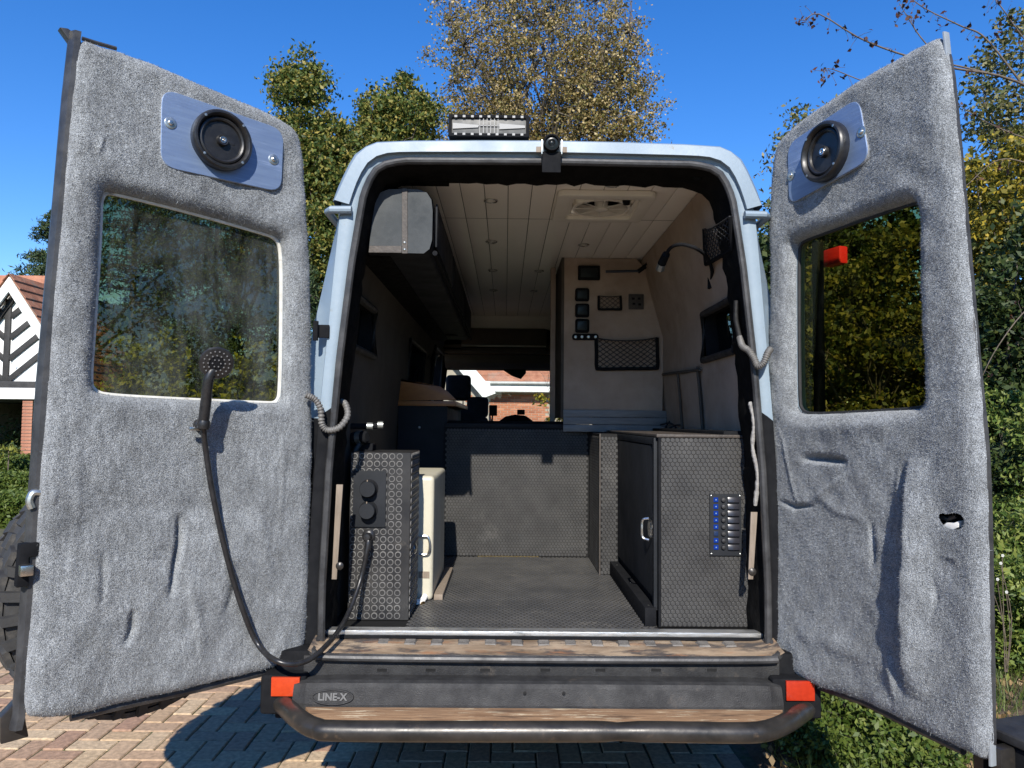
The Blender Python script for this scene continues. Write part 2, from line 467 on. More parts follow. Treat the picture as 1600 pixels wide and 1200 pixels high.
# ---------------------------------------------------------------- ground and driveway
rng = np.random.default_rng(7)
m_soil = pm('leafy_soil', (0.075, 0.05, 0.03), (0.15, 0.105, 0.065), 6, 0.95, bump=0.02, bscale=26, spots=((0.28, 0.2, 0.12), 30, 0.62, 0.68))
m_lawn = pm('far_grass', (0.05, 0.075, 0.02), (0.1, 0.12, 0.035), 2, 0.95, bump=0.02, bscale=30)
m_joint = pm('mossy_joint_sand', (0.05, 0.055, 0.025), (0.13, 0.11, 0.075), 30, 0.95, bump=0.003, bscale=160, spots=((0.05, 0.085, 0.015), 14, 0.5, 0.62))
g = MB().quad((-400, -400, -0.06), (400, -400, -0.06), (400, 400, -0.06), (-400, 400, -0.06)).build('ground', m_lawn)
g['kind'] = 'structure'
drive = MB().quad((-9, -9, -0.007), (0.98, -9, -0.007), (0.98, 12, -0.007), (-9, 12, -0.007)).build('driveway', m_joint)
drive['kind'] = 'structure'
# planting bed: an uneven soil sheet beside the van
xs = np.linspace(0.93, 14, 90); ys = np.linspace(-9, 22, 150)
X, Y = np.meshgrid(xs, ys)
Z = 0.02 + 0.05 * np.clip((X - 0.95) / 0.5, 0, 1) + 0.02 * np.sin(X * 5.1 + Y * 3.3) + 0.015 * np.sin(X * 11 - Y * 7.7) + 0.01 * rng.standard_normal(X.shape)
Z[:, 0] = -0.02
idx = np.arange(X.size).reshape(X.shape)
q = np.stack([idx[:-1, :-1], idx[:-1, 1:], idx[1:, 1:], idx[1:, :-1]], -1).reshape(-1, 4)
bed = link('planting_bed', fast_mesh('planting_bed', np.stack([X, Y, Z], -1).reshape(-1, 3), q, m_soil, True))
bed['kind'] = 'structure'

brick_cols = [lin(178, 152, 128), lin(194, 172, 142), lin(172, 142, 122), lin(200, 180, 150), lin(180, 150, 126), lin(204, 186, 158), lin(166, 138, 118)]
def brick_mat():
    m, nt, out = nodes_of('clay_paver')
    L = nt.links.new
    b = N_(nt, 'ShaderNodeBsdfPrincipled'); b.inputs['Roughness'].default_value = 0.85; L(b.outputs[0], out.inputs[0])
    cr = N_(nt, 'ShaderNodeValToRGB'); els = cr.color_ramp.elements
    while len(els) < len(brick_cols): els.new(0.5)
    for i, c in enumerate(brick_cols):
        els[i].position = i / (len(brick_cols) - 1); els[i].color = (*[0.84 * k * w_ for k, w_ in zip(c, (1.06, 0.98, 0.88))], 1)
    oi = N_(nt, 'ShaderNodeObjectInfo'); ge = N_(nt, 'ShaderNodeNewGeometry')
    ad = N_(nt, 'ShaderNodeMath', operation='ADD'); fr = N_(nt, 'ShaderNodeMath', operation='FRACT')
    L(oi.outputs['Random'], ad.inputs[0]); L(ge.outputs['Random Per Island'], ad.inputs[1]); L(ad.outputs[0], fr.inputs[0]); L(fr.outputs[0], cr.inputs[0])
    tc = N_(nt, 'ShaderNodeNewGeometry')
    nz = N_(nt, 'ShaderNodeTexNoise'); nz.inputs['Scale'].default_value = 45; nz.inputs['Detail'].default_value = 6
    L(tc.outputs['Position'], nz.inputs['Vector'])
    mr = N_(nt, 'ShaderNodeMapRange'); mr.inputs['From Min'].default_value = 0.3; mr.inputs['From Max'].default_value = 0.75; mr.inputs['To Min'].default_value = 1.1; mr.inputs['To Max'].default_value = 0.55
    L(nz.outputs['Fac'], mr.inputs['Value'])
    mx = N_(nt, 'ShaderNodeMix', data_type='RGBA', blend_type='MULTIPLY'); mx.inputs['Factor'].default_value = 1
    L(cr.outputs[0], mx.inputs['A']); L(mr.outputs[0], mx.inputs['B']); L(mx.outputs['Result'], b.inputs['Base Color'])
    n2 = N_(nt, 'ShaderNodeTexNoise'); n2.inputs['Scale'].default_value = 160
    L(tc.outputs['Position'], n2.inputs['Vector'])
    bp = N_(nt, 'ShaderNodeBump'); bp.inputs['Distance'].default_value = 0.002; L(n2.outputs['Fac'], bp.inputs['Height']); L(bp.outputs[0], b.inputs['Normal'])
    return m
m_brick = brick_mat()
def brick_mesh(lx, ly, name):
    mb = MB().box((-lx / 2, -ly / 2, -0.05), (lx / 2, ly / 2, 0.0))
    o = mb.build(name, m_brick, None, bevel=0.005, seg=1)
    me = o.data; bpy.data.objects.remove(o); return me
mh, mv = brick_mesh(0.194, 0.094, 'paver'), brick_mesh(0.094, 0.194, 'paver_turned')
spots = []
CX, SX = -0.55, 0.1
for i in range(-46, 14):
    for j in range(-74, 72):
        x, y = i * 0.1, j * 0.1
        m = (i - j) % 4
        if m == 0: c, me = (x + 0.1, y + 0.05), mh
        elif m == 3: c, me = (x + 0.05, y + 0.1), mv
        else: continue
        if not (-4.6 < c[0] < 0.88 and -7.2 < c[1] < 7): continue
        d = Vector((c[0], c[1], 0)) - CAM
        zc = d.dot(_fw); px = 800 + F * d.dot(_r2) / zc if zc > 0 else -1; py = 600 - F * d.dot(_u2) / zc if zc > 0 else -1
        seen = zc > 0.5 and -15 < px < 900 and 1050 < py < 1225
        key = (abs(px - 230) + abs(py - 1150) * 0.6) if seen else 1e6 + abs(c[0]) + abs(c[1])
        spots.append((key, c, me))
spots.sort(key=lambda s: s[0])
for k, (key, c, me) in enumerate(spots[:300]):
    o = link('brick', me, drive)
    o.location = (c[0], c[1], float(rng.normal(0, 0.0018)))
    o.rotation_euler = (float(rng.normal(0, 0.006)), float(rng.normal(0, 0.006)), float(rng.normal(0, 0.008)))
rest = MB()
for key, c, me in spots[300:]:
    hx, hy = (0.0965, 0.0465) if me is mh else (0.0465, 0.0965)
    z = float(rng.normal(0, 0.0015))
    a = [(c[0] - hx, c[1] - hy), (c[0] + hx, c[1] - hy), (c[0] + hx, c[1] + hy), (c[0] - hx, c[1] + hy)]
    e = 0.005
    t = [(c[0] - hx + e, c[1] - hy + e), (c[0] + hx - e, c[1] - hy + e), (c[0] + hx - e, c[1] + hy - e), (c[0] - hx + e, c[1] + hy - e)]
    rest.add([(p[0], p[1], -0.012) for p in a] + [(p[0], p[1], z) for p in t], [(4, 5, 6, 7)] + [(i, (i + 1) % 4, 4 + (i + 1) % 4, 4 + i) for i in range(4)])
rest.build('brick_field', m_brick, drive, kind='stuff', normals=False)

# ---------------------------------------------------------------- camper van: shell
van = thing('camper_van', 'pale blue high-roof camper van with both carpeted rear doors swung open', 'van', (0, 0, 0))
OUT = [(.93, .50), (.955, .75), (.955, 1.15), (.938, 1.45), (.895, 1.80), (.826, 2.08), (.785, 2.25), (.757, 2.31), (.725, 2.385), (.69, 2.447), (.645, 2.48), (.5, 2.488), (.25, 2.493), (0, 2.495)]
INN = [(.80, .64), (.80, .9), (.785, 1.3), (.755, 1.7), (.718, 2.05), (.684, 2.28), (.668, 2.34), (.64, 2.39), (.595, 2.418), (.53, 2.428), (0, 2.432)]
INT = [(.80, .70), (.79, 1.2), (.775, 1.55), (.755, 1.75), (.755, 1.97), (.69, 2.2), (.635, 2.425)]
def resample(pts, n):
    pts = [Vector((a, b)) for a, b in pts]
    L = [0]
    for a, b in zip(pts, pts[1:]): L.append(L[-1] + (b - a).length)
    out = []
    for k in range(n):
        t = L[-1] * k / (n - 1)
        i = max(j for j in range(len(L) - 1) if L[j] <= t + 1e-9)
        out.append(pts[i].lerp(pts[i + 1], (t - L[i]) / max(L[i + 1] - L[i], 1e-9)))
    return out
def full(pts):
    """right-hand half profile -> whole arch from left foot over to right foot."""
    return [Vector((-p.x, p.y)) for p in pts] + [p.copy() for p in reversed(pts)][1:]
NP = 61
FRM = [(.865, .50), (.86, .75), (.85, 1.15), (.832, 1.45), (.805, 1.80), (.785, 2.08), (.772, 2.25), (.755, 2.31), (.725, 2.385), (.69, 2.447), (.645, 2.48), (.5, 2.488), (.25, 2.493), (0, 2.495)]
inn, out_, frm = full(resample(INN, NP)), full(resample(OUT, NP)), full(resample(FRM, NP))
def arch(pl, y, off=0.0):
    return [Vector((p.x * (1 + off), y, p.y + (off * 0.6 if p.y > 2.2 else 0))) for p in pl]
def mix(a, b, t): return [p.lerp(q_, t) for p, q_ in zip(a, b)]
rear = [arch(inn, 0.05), arch(inn, 0.004), arch(mix(inn, frm, 0.12), -0.004), arch(mix(inn, frm, 0.5), -0.012), arch(mix(inn, frm, 0.85), -0.008), arch(frm, 0.02), arch(mix(frm, out_, 0.75), 0.07), arch(out_, 0.16)]
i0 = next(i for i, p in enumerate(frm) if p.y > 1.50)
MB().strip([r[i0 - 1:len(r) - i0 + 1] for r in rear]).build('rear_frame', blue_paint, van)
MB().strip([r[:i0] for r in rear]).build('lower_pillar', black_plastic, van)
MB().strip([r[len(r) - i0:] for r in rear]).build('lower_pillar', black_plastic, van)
# side skin with real window openings
WIN = [(0.20, 0.66, 1.76, 1.97, 0), (3.25, 4.02, 1.5, 2.08, 0), (1.9, 2.75, 1.62, 1.98, -1)]
def skin(rings, ys, name, mat, tilt_lo=0):
    mb = MB(); k = len(rings)
    vs_ = [Vector((p.x, y, p.y)) for y in ys for p in rings]; fs_ = []
    for a in range(len(ys) - 1):
        for b in range(k - 1):
            ym = (ys[a] + ys[a + 1]) / 2; zm = (rings[b].y + rings[b + 1].y) / 2; xm = rings[b].x
            if any(w[0] < ym < w[1] and w[2] < zm < w[3] and (w[4] == 0 or xm * w[4] > 0) for w in WIN): continue
            fs_.append((a * k + b, a * k + b + 1, (a + 1) * k + b + 1, (a + 1) * k + b))
    return mb.add(vs_, fs_).build(name, mat, van)
def with_z(pts, zs):
    """insert points on a half profile at the window heights so holes are clean."""
    pts = [Vector(p) for p in pts]
    for z in zs:
        for i in range(len(pts) - 1):
            if pts[i].y < z - 1e-4 and pts[i + 1].y > z + 1e-4:
                pts.insert(i + 1, pts[i].lerp(pts[i + 1], (z - pts[i].y) / (pts[i + 1].y - pts[i].y))); break
    return pts
ZW = [1.5, 1.62, 1.76, 1.97, 1.98, 2.08]
YS = [0.16, 0.2, 0.66, 1.2, 1.9, 2.75, 3.25, 4.02, 4.3]
skin(full(with_z(OUT, ZW)), YS, 'body_side', blue_paint)
# high roof moulding: slightly proud of the body, with a rolled lip
lipz = 2.235
rp = [p for p in out_ if p.y >= lipz - 0.002]
def rarch(y, off): return [Vector((p.x + (off if p.x > 0 else -off) * (1 if p.y < 2.44 else 0.4), y, p.y + off * (0 if p.y < 2.3 else 1))) for p in rp]
rpi = [mix(inn, out_, 0.42)[i] for i, p in enumerate(out_) if p.y >= lipz - 0.002]
MB().strip([[Vector((p.x, -0.006, p.y)) for p in rpi], [Vector((p.x, -0.03, p.y)) for p in rpi], rarch(-0.026, 0.004), rarch(-0.006, 0.015), rarch(0.03, 0.018), rarch(2.0, 0.018), rarch(4.3, 0.018)]).build('high_roof', blue_paint, van)
for s in (-1, 1):
    a = Vector((s * 0.715, -0.03, lipz)); b = Vector((s * 0.79, -0.028, lipz)); c = Vector((s * 0.808, 0.0, lipz)); d = Vector((s * 0.81, 0.05, lipz)); e = Vector((s * 0.81, 4.2, lipz))
    MB().tube([a, b, c, d, e], 0.014, 10).build('roof_lip', blue_paint, van)
# weather seal round the opening, black bitumen edge behind it
low = [(-0.80, 0.64), (-0.80, 0.66)]
seal = [Vector((p.x * 0.993, -0.014, p.y - 0.004 if p.y > 2.3 else p.y)) for p in inn]
MB().tube(seal, 0.0135, 10).build('weather_seal', seal_rubber, van)
trim_in = []
rt_ = random.Random(3)
inner2 = full(resample([(.775, .70), (.77, 1.2), (.745, 1.6), (.71, 1.98), (.665, 2.24), (.643, 2.33), (.61, 2.372), (.56, 2.392), (.48, 2.398), (0, 2.4)], NP))
wob = [Vector((p.x + rt_.uniform(-.006, .006), 0.085, p.y + rt_.uniform(-.007, .007))) for p in inner2]
MB().strip([arch(inn, 0.003, -0.004), arch(mix(inn, inner2, 0.4), 0.03), wob, [Vector((p.x, 0.16, p.z)) for p in wob]]).build('opening_trim', tar_trim, van)
# lumps of old sealant and wiring hanging from the top edge
for s_, (u, v, w, h) in enumerate([(866, 263, 30, 7), (700, 262, 60, 3), (1000, 266, 70, 4), (1090, 275, 22, 6)]):
    p0 = P(u - w / 2, v, 0.06); p1 = P(u + w / 2, v, 0.06)
    MB().tube([p0 + Vector((0, 0, .012)), p0.lerp(p1, .3) - Vector((0, 0, h / 900)), p0.lerp(p1, .6) - Vector((0, 0, h / 600)), p1 + Vector((0, 0, .012))], [0.006, 0.012, 0.013, 0.006], 8).build('sealant_lump', tar_trim, van)
# fringe of pinched trim down the right jamb
for k in range(11):
    u = 1140 + k * 3.6 + (k % 2) * 3; v = 330 + k * 20
    c = P(u, v, 0.06)
    MB().lathe([(0.002, -0.018), (0.012, -0.01), (0.014, 0.004), (0.006, 0.016)], c, (rt_.uniform(-.5, .1), rt_.uniform(-.6, .2), 1), 9).build('trim_tuft', tar_trim, van)

# ---------------------------------------------------------------- inside: floor, walls, ceiling
fl = Frame((0, 0, 0.70), (1, 0, 0), (0, 1, 0), (0, 0, 1))
floor = MB().box((-.80, 0.03, 0.64), (.80, 4.28, 0.70)).build('cabin_floor', hex_groove, van)
tv, tf = hex_template(0.0126, 0.0034, 0.70)
field('floor_hexagons', fl, hex_grid(-.52, 0.075, .44, 1.6, 0.0245), tv, tf, floor_rubber, floor)
zint = sorted(set(ZW))
ih = with_z(INT, zint)
YI = [0.08, 0.2, 0.66, 1.2, 1.9, 2.75, 3.25, 4.02, 4.28]
def wall(side, mat, name):
    mb = MB(); k = len(ih)
    vs_ = [Vector((side * p.x, y, p.y)) for y in YI for p in ih]; fs_ = []
    for a in range(len(YI) - 1):
        for b in range(k - 1):
            ym = (YI[a] + YI[a + 1]) / 2; zm = (ih[b].y + ih[b + 1].y) / 2
            if any(w[0] < ym < w[1] and w[2] < zm < w[3] and (w[4] == 0 or side == w[4]) for w in WIN): continue
            fs_.append((a * k + b, a * k + b + 1, (a + 1) * k + b + 1, (a + 1) * k + b))
    return mb.add(vs_, fs_).build(name, mat, van)
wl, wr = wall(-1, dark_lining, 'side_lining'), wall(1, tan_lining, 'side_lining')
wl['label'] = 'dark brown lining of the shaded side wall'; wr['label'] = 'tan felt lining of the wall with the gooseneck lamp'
tint_side = glass_mat('tinted_side_glass', (0.2, 0.2, 0.16), dirt_max=0.06)
clear_glass = glass_mat('clear_cab_glass', (0.9, 0.93, 0.92), dirt_max=0.03)
def xin(z):
    for a, b in zip(ih, ih[1:]):
        if a.y <= z <= b.y: return a.x + (b.x - a.x) * (z - a.y) / (b.y - a.y)
def xout(z):
    oo = [Vector(p) for p in OUT]
    for a, b in zip(oo, oo[1:]):
        if a.y <= z <= b.y: return a.x + (b.x - a.x) * (z - a.y) / (b.y - a.y)
for s in (-1, 1):
    for (y0, y1, z0, z1, sd) in WIN:
        if sd not in (0, s): continue
        g0, g1 = (xin(z0) + xout(z0)) / 2 * s, (xin(z1) + xout(z1)) / 2 * s
        pane = MB().quad((g0, y0 - .01, z0), (g0, y1 + .01, z0), (g1, y1 + .01, z1), (g1, y0 - .01, z1)).build('side_window', clear_glass if y0 > 3 else tint_side, van)
        # reveal and rubber frame
        a = [(xin(z0) * s, y0, z0), (xin(z0) * s, y1, z0), (xin(z1) * s, y1, z1), (xin(z1) * s, y0, z1)]
        b = [(xout(z0) * s, y0, z0), (xout(z0) * s, y1, z0), (xout(z1) * s, y1, z1), (xout(z1) * s, y0, z1)]
        MB().strip([[Vector(p) for p in a], [Vector(p) for p in b]], True).build('window_reveal', black_plastic, pane)
        MB().tube([Vector(p) - Vector((s * 0.006, 0, 0)) for p in a], 0.017 if y0 < 1 else 0.012, 8, closed=True).build('window_frame', black_rubber, pane)
# quilted pads and piping on the right wall
for (y0, y1) in ((0.75, 1.1),):
    pl = [(xin(z) - 0.012, z) for z in (0.98, 1.2, 1.45, 1.62, 1.72)]
    MB().strip([[Vector((x, y, z)) for x, z in pl] for y in (y0, y0 + .02, (y0 + y1) / 2, y1 - .02, y1)]).build('wall_pad', tan_lining, van)
for y in (0.73, 1.12):
    MB().tube(bez([Vector((xin(z) - 0.014, y + 0.02 * math.sin(z * 5), z)) for z in (0.95, 1.2, 1.45, 1.6, 1.74)], 16), 0.007, 6).build('pad_piping', dark_lining, van)
MB().tube([Vector((xin(1.74) - 0.012, 0.7, 1.72)), Vector((xin(1.74) - .012, 1.5, 1.75))], 0.008, 6).build('pad_piping', dark_lining, van)
MB().box((0.69, 0.16, 1.405), (0.80, 1.53, 1.445)).build('wall_ledge', black_plastic, van, bevel=0.006)

ceiling = MB().box((-.66, 0.10, 2.436), (.66, 4.25, 2.45)).build('ceiling', black_plastic, van)
pw = 0.0985
for k in range(13):
    x0 = -.64 + k * pw
    # the far planks step down towards the cab as in a boarded headlining
    MB().box((x0 + .0012, 0.10 + 0.01 * rt_.random(), 2.4285), (x0 + pw - .0012, 3.95, 2.4358)).build('plank', cream_board, ceiling, bevel=0.0028, seg=2)
MB().box((-.64, 0.75, 2.4275), (.64, 0.752, 2.4283)).build('board_joint', strap_leather, ceiling)
def downlight(u, v):
    c = PZ(u, v, 2.428)
    mb = MB().lathe([(0.031, 0), (0.031, -0.004), (0.027, -0.0065), (0.0215, -0.004), (0.0215, -0.001)], c, (0, 0, 1), 20)
    d = mb.build('downlight', brushed, ceiling)
    MB().lathe([(0.021, -0.0015), (0.0001, -0.003)], c, (0, 0, 1), 16).build('downlight', cream_plastic, ceiling)['label'] = 'frosted lens of a recessed ceiling lamp'
for u, v in ((767, 313), (957, 288), (768, 377), (912, 382), (770, 422), (842, 423), (771, 453), (834, 454)):
    downlight(u, v)
# roof vent with fan dome
v0 = PZ(853, 342, 2.42); v1 = PZ(1017, 300, 2.42)
vx0, vx1, vy0, vy1 = PZ(862, 342, 2.42).x, PZ(1000, 342, 2.42).x, PZ(930, 342, 2.42).y, PZ(930, 300, 2.42).y
if vy0 > vy1: vy0, vy1 = vy1, vy0
cxv, cyv = (vx0 + vx1) / 2, (vy0 + vy1) / 2
hw = (vx1 - vx0) / 2
fv = Frame((cxv, cyv, 2.427), (1, 0, 0), (0, 1, 0), (0, 0, -1))
hv = hw
MB().ring(fv, rrect(-hw, -hv, hw, hv, .03), rrect(-hw * .72, -hv * .72, hw * .72, hv * .72, .02), 0, 0.024).build('roof_vent', cream_plastic, ceiling, bevel=0.004)
MB().ring(fv, rrect(-hw * .72, -hv * .72, hw * .72, hv * .72, .02), rrect(-hw * .64, -hv * .64, hw * .64, hv * .64, .02), 0.0, 0.009).build('roof_vent', cream_plastic, ceiling)
cc = fv.pt(0, 0, 0.004)
MB().lathe([(hw * .60, -0.03), (hw * .62, -.03), (hw * .62, 0.014), (hw * .56, 0.014), (hw * .545, -0.03)], cc, (0, 0, -1), 40).build('fan_ring', cream_plastic, ceiling)
for k in range(8):
    a = 2 * math.pi * k / 8
    MB().tube([cc + Vector((0, 0, -.014)), cc + Vector((math.cos(a) * hw * .58, math.sin(a) * hw * .58, -.014))], 0.0022, 5).build('fan_guard', cream_plastic, ceiling)
MB().lathe([(0.03, -0.02), (0.03, 0.02), (0.012, 0.026), (0.0001, 0.026)], cc, (0, 0, -1), 16).build('fan_hub', cream_plastic, ceiling)
MB().lathe([(0.018, 0), (0.014, 0.02), (0.0001, 0.022)], fv.pt(hw * .45, -hv * .55, 0.012), (0, 0, -1), 7).build('vent_knob', black_plastic, ceiling)
# open the roof under the hatch so that daylight comes through its dome
def cut_rect(o, x0, x1, y0, y1, zmin=2.3):
    bm = bmesh.new(); bm.from_mesh(o.data)
    for co, no in (((x0, 0, 0), (1, 0, 0)), ((x1, 0, 0), (1, 0, 0)), ((0, y0, 0), (0, 1, 0)), ((0, y1, 0), (0, 1, 0))):
        bmesh.ops.bisect_plane(bm, geom=list(bm.verts) + list(bm.edges) + list(bm.faces), plane_co=co, plane_no=no, dist=1e-6)
    kill = []
    for f in bm.faces:
        c = f.calc_center_median()
        if x0 < c.x < x1 and y0 < c.y < y1 and c.z > zmin: kill.append(f)
    bmesh.ops.delete(bm, geom=kill, context='FACES')
    bm.to_mesh(o.data); bm.free()
hx, hy = hw * .60, hv * .60
for o in [c_ for c_ in van.children if c_.name.split('.')[0] in ('body_side', 'high_roof', 'ceiling')] + [c_ for c_ in ceiling.children if c_.name.split('.')[0] in ('plank', 'board_joint')]:
    cut_rect(o, cxv - hx, cxv + hx, cyv - hy, cyv + hy)
rect = lambda z, k=1.0: [Vector((cxv + a * hx * k, cyv + b * hy * k, z)) for a, b in ((-1, -1), (1, -1), (1, 1), (-1, 1))]
MB().strip([rect(2.424, 1.001), rect(2.545, 1.001)], True).build('vent_shaft', cream_plastic, ceiling)
def dome_mat():
    m, nt, out = nodes_of('milky_dome')
    t = N_(nt, 'ShaderNodeBsdfTranslucent'); t.inputs[0].default_value = (.8, .74, .6, 1)
    d = N_(nt, 'ShaderNodeBsdfDiffuse'); d.inputs[0].default_value = (.75, .7, .6, 1)
    mx = N_(nt, 'ShaderNodeMixShader'); mx.inputs[0].default_value = .35
    nt.links.new(t.outputs[0], mx.inputs[1]); nt.links.new(d.outputs[0], mx.inputs[2]); nt.links.new(mx.outputs[0], out.inputs[0])
    return m
MB().strip([rect(2.535, 1.06), rect(2.56, 1.05), rect(2.58, .9), rect(2.585, .5), rect(2.586, .01)], True).build('vent_dome', dome_mat(), ceiling)
# drop panel, vent slot and cab shelf at the far end of the ceiling
ye = 3.95
zt, zb = P(780, 481, ye).z, P(780, 540, ye).z
MB().box((-.66, ye, 2.15), (.66, ye + .02, 2.45)).build('end_board', cream_board, van, bevel=0.003)
pa, pb = P(763, 464, 3.7), P(866, 481, 3.7)
MB().box((pa.x, 3.70, pb.z), (pb.x, 3.93, pa.z)).build('ceiling_console', black_plastic, van, bevel=0.012)
pa, pb = P(640, 497, 3.9), P(866, 545, 3.9)
MB().ring(Frame((0, 3.9, 0), (1, 0, 0), (0, 0, 1), (0, -1, 0)), rrect(pa.x, pb.z, .66, 2.16, .02), rrect(P(728, 0, 3.9).x, P(0, 539, 3.9).z, P(857, 0, 3.9).x, P(0, 505, 3.9).z, .015), 0, .02).build('cab_shelf_front', dark_lining, van, bevel=0.003)
MB().box((-.7, 3.9, pb.z - .02), (.66, 4.28, pb.z)).build('cab_shelf', oak, van, bevel=0.003)
MB().box((-.7, 3.86, pb.z - .05), (.66, 3.90, pb.z - .018)).build('shelf_lip', dark_lining, van, bevel=0.006)
MB().strip([[Vector((x, y, z)) for x in np.linspace(-.7, .66, 20)] for y, z in ((3.9, pb.z - .06), (3.93, pb.z - .13), (4.0, pb.z - .17), (4.2, pb.z - .18))]).build('curtain_roll', dark_lining, van)

# partition with its wardrobe sides
YP = 1.55
pl_, pr_ = P(878, 500, YP).x, 0.70
part_poly = [(pl_, 1.50), (0.75, 1.50), (0.755, 1.75), (0.755, 1.97), (0.69, 2.2), (0.645, 2.38), (0.60, 2.425), (pl_, 2.425)]
fp = Frame((0, YP, 0), (1, 0, 0), (0, 0, 1), (0, -1, 0))
partition = MB().prism(fp, part_poly, -0.02, 0.0).build('partition', tan_lining, van)
MB().box((pl_ - .004, YP - .004, 1.50), (pl_ + .012, YP + .9, 2.427)).build('partition_edge', dark_lining, van, bevel=0.002)
MB().box((pl_ - .05, YP + .25, 1.3), (pl_ - .02, YP + .30, 2.42)).build('door_post', tan_lining, van, bevel=0.003)
a, b = P(880, 640, YP), P(1041, 676, YP)
mb = MB()
for k in range(3):
    z0 = b.z + (a.z - b.z) * k / 3; z1 = b.z + (a.z - b.z) * (k + 1) / 3
    MB().box((a.x, YP - .012, z0 + .001), (b.x, YP - .002, z1 - .001)).build('aluminium_strip', pm('dull_metal_strip', (.16, .16, .16), (.23, .23, .225), 6, .5, .65, metal=.1, stretch=(1, 6, 6)), van, bevel=0.002)
MB().box((0.35, YP, 0.70), (0.8, YP + .02, 1.51)).build('partition_base', dark_panel, van)

# ---------------------------------------------------------------- cab seen through the gap
fw_ = Frame((0, 4.3, 0), (1, 0, 0), (0, 0, 1), (0, -1, 0))
MB().box((-.95, 4.30, 0.5), (.95, 4.34, 1.40)).build('bulkhead', black_plastic, van)
MB().box((-.95, 4.30, 2.03), (.95, 4.34, 2.49)).build('windscreen_header', black_plastic, van)
for s in (-1, 1):
    MB().hexa([(s * .95, 4.3, 1.4), (s * .77, 4.3, 1.4), (s * .77, 4.34, 1.4), (s * .95, 4.34, 1.4), (s * .9, 4.3, 2.03), (s * .7, 4.3, 2.03), (s * .7, 4.34, 2.03), (s * .9, 4.34, 2.03)]).build('windscreen_pillar', black_plastic, van)
MB().quad((-.78, 4.325, 1.39), (.78, 4.325, 1.39), (.78, 4.325, 2.04), (-.78, 4.325, 2.04)).build('windscreen', clear_glass, van)
dash = MB().box((-.85, 3.95, 1.1), (.85, 4.29, 1.44)).build('dashboard', black_plastic, van, bevel=0.05, seg=4)
hump = [P(u, v, 3.95) for u, v in ((776, 661), (790, 651), (805, 648), (822, 650), (836, 660))]
MB().strip([[p + Vector((0, 0, -.06)) for p in hump], hump, [p + Vector((0, .25, 0.005)) for p in hump]]).build('instrument_hood', black_plastic, dash)
c = P(803, 650, 3.8)
MB().tube([P(769, 658, 3.9), P(770, 642, 3.9)], 0.008, 6).build('phone_mount', black_plastic, dash)
MB().box(P(765, 648, 3.9) - Vector((.005, .01, .01)), P(776, 633, 3.9) + Vector((.005, .01, .0))).build('phone_mount', black_plastic, dash, bevel=0.006)
MB().box(P(808, 648, 3.92) - Vector((0, .01, 0)), P(820, 640, 3.92) + Vector((0, .01, 0))).build('dash_display', black_plastic, dash, bevel=0.004)
mir = [P(786, 572, 4.1), P(822, 572, 4.1), P(822, 583, 4.1), P(814, 592, 4.1), P(800, 587, 4.1), P(786, 578, 4.1)]
MB().add(mir + [p + Vector((0, .05, 0)) for p in mir], [(0, 1, 2, 3, 4, 5), (11, 10, 9, 8, 7, 6)] + [(i, (i + 1) % 6, 6 + (i + 1) % 6, 6 + i) for i in range(6)]).build('rear_view_mirror', black_plastic, van, bevel=0.006)
for nm, (u0, v0_, u1, v1_), lab in (('cab_seat', (696, 586, 736, 626), 'navy cloth cab seat with headrest seen against the windscreen'), ('cab_seat', (737, 620, 755, 662), 'dark cab seat back beside the phone mount')):
    a, b = P(u0, v1_, 3.45), P(u1, v0_, 3.45)
    t = thing(nm, lab, 'seat', ((a.x + b.x) / 2, 3.5, 0.70))
    xm = (a.x + b.x) / 2; hw2 = max(0.09, (b.x - a.x) / 2)
    MB().box((xm - hw2, 3.42, a.z if u0 < 700 else a.z + .05), (xm + hw2, 3.53, b.z)).build('headrest', seat_cloth, t, bevel=0.045, seg=4)
    if u0 < 700:
        for s in (-1, 1):
            MB().tube([(xm + s * .04, 3.475, a.z - .12), (xm + s * .04, 3.475, a.z + .03)], 0.006, 6).build('headrest_post', brushed, t)
    MB().box((xm - .22, 3.42, 1.0), (xm + (.22 if u0 < 700 else hw2), 3.55, a.z - .06 if u0 < 700 else a.z + .06)).build('seat_back', seat_cloth, t, bevel=0.05, seg=4)
    MB().box((xm - .22, 3.5, .78), (xm + (.22 if u0 < 700 else hw2), 3.95, 1.0)).build('seat_cushion', seat_cloth, t, bevel=0.05, seg=3)
# side-door grab rails and rolled curtain beside the cab window
for x in (0, 1):
    MB().tube(bez([PX(650 + 26 * x, 640, -.80), PX(650 + 24 * x, 590, -.79), PX(660 + 22 * x, 570 - 14 * x, -.78), PX(668 + 18 * x, 556, -.76)], 16), 0.014, 8).build('curtain_rail', aluminium if x else black_plastic, van)

# ---------------------------------------------------------------- rear step and bumper
MB().box((-.79, 0.03, 0.700), (.80, 0.08, 0.716)).build('sill_strip', aluminium, van, bevel=0.002)
MB().box((-.79, 0.024, 0.690), (.80, 0.032, 0.70)).build('sill_strip', black_plastic, van)
ny, nx = 9, 120
V_, fs_ = [], []
for j in range(ny):
    for i in range(nx):
        x = -.815 + 1.63 * i / (nx - 1); y = 0.06 - 0.175 * j / (ny - 1)
        z = 0.692 - 0.024 * j / (ny - 1) + (0.004 if 0.3 < j / ny < 0.62 else 0) + 0.0018 * math.sin(x * 19) + rt_.uniform(-.0008, .0008)
        if abs(x) > .74: z += 0.02 * ((abs(x) - .74) / .07) ** 2
        V_.append((x, y, z))
for j in range(ny - 1):
    for i in range(nx - 1):
        fs_.append((j * nx + i, j * nx + i + 1, (j + 1) * nx + i + 1, (j + 1) * nx + i))
sill = MB().add(V_, fs_).build('sill_tread', rusty_tread, van)
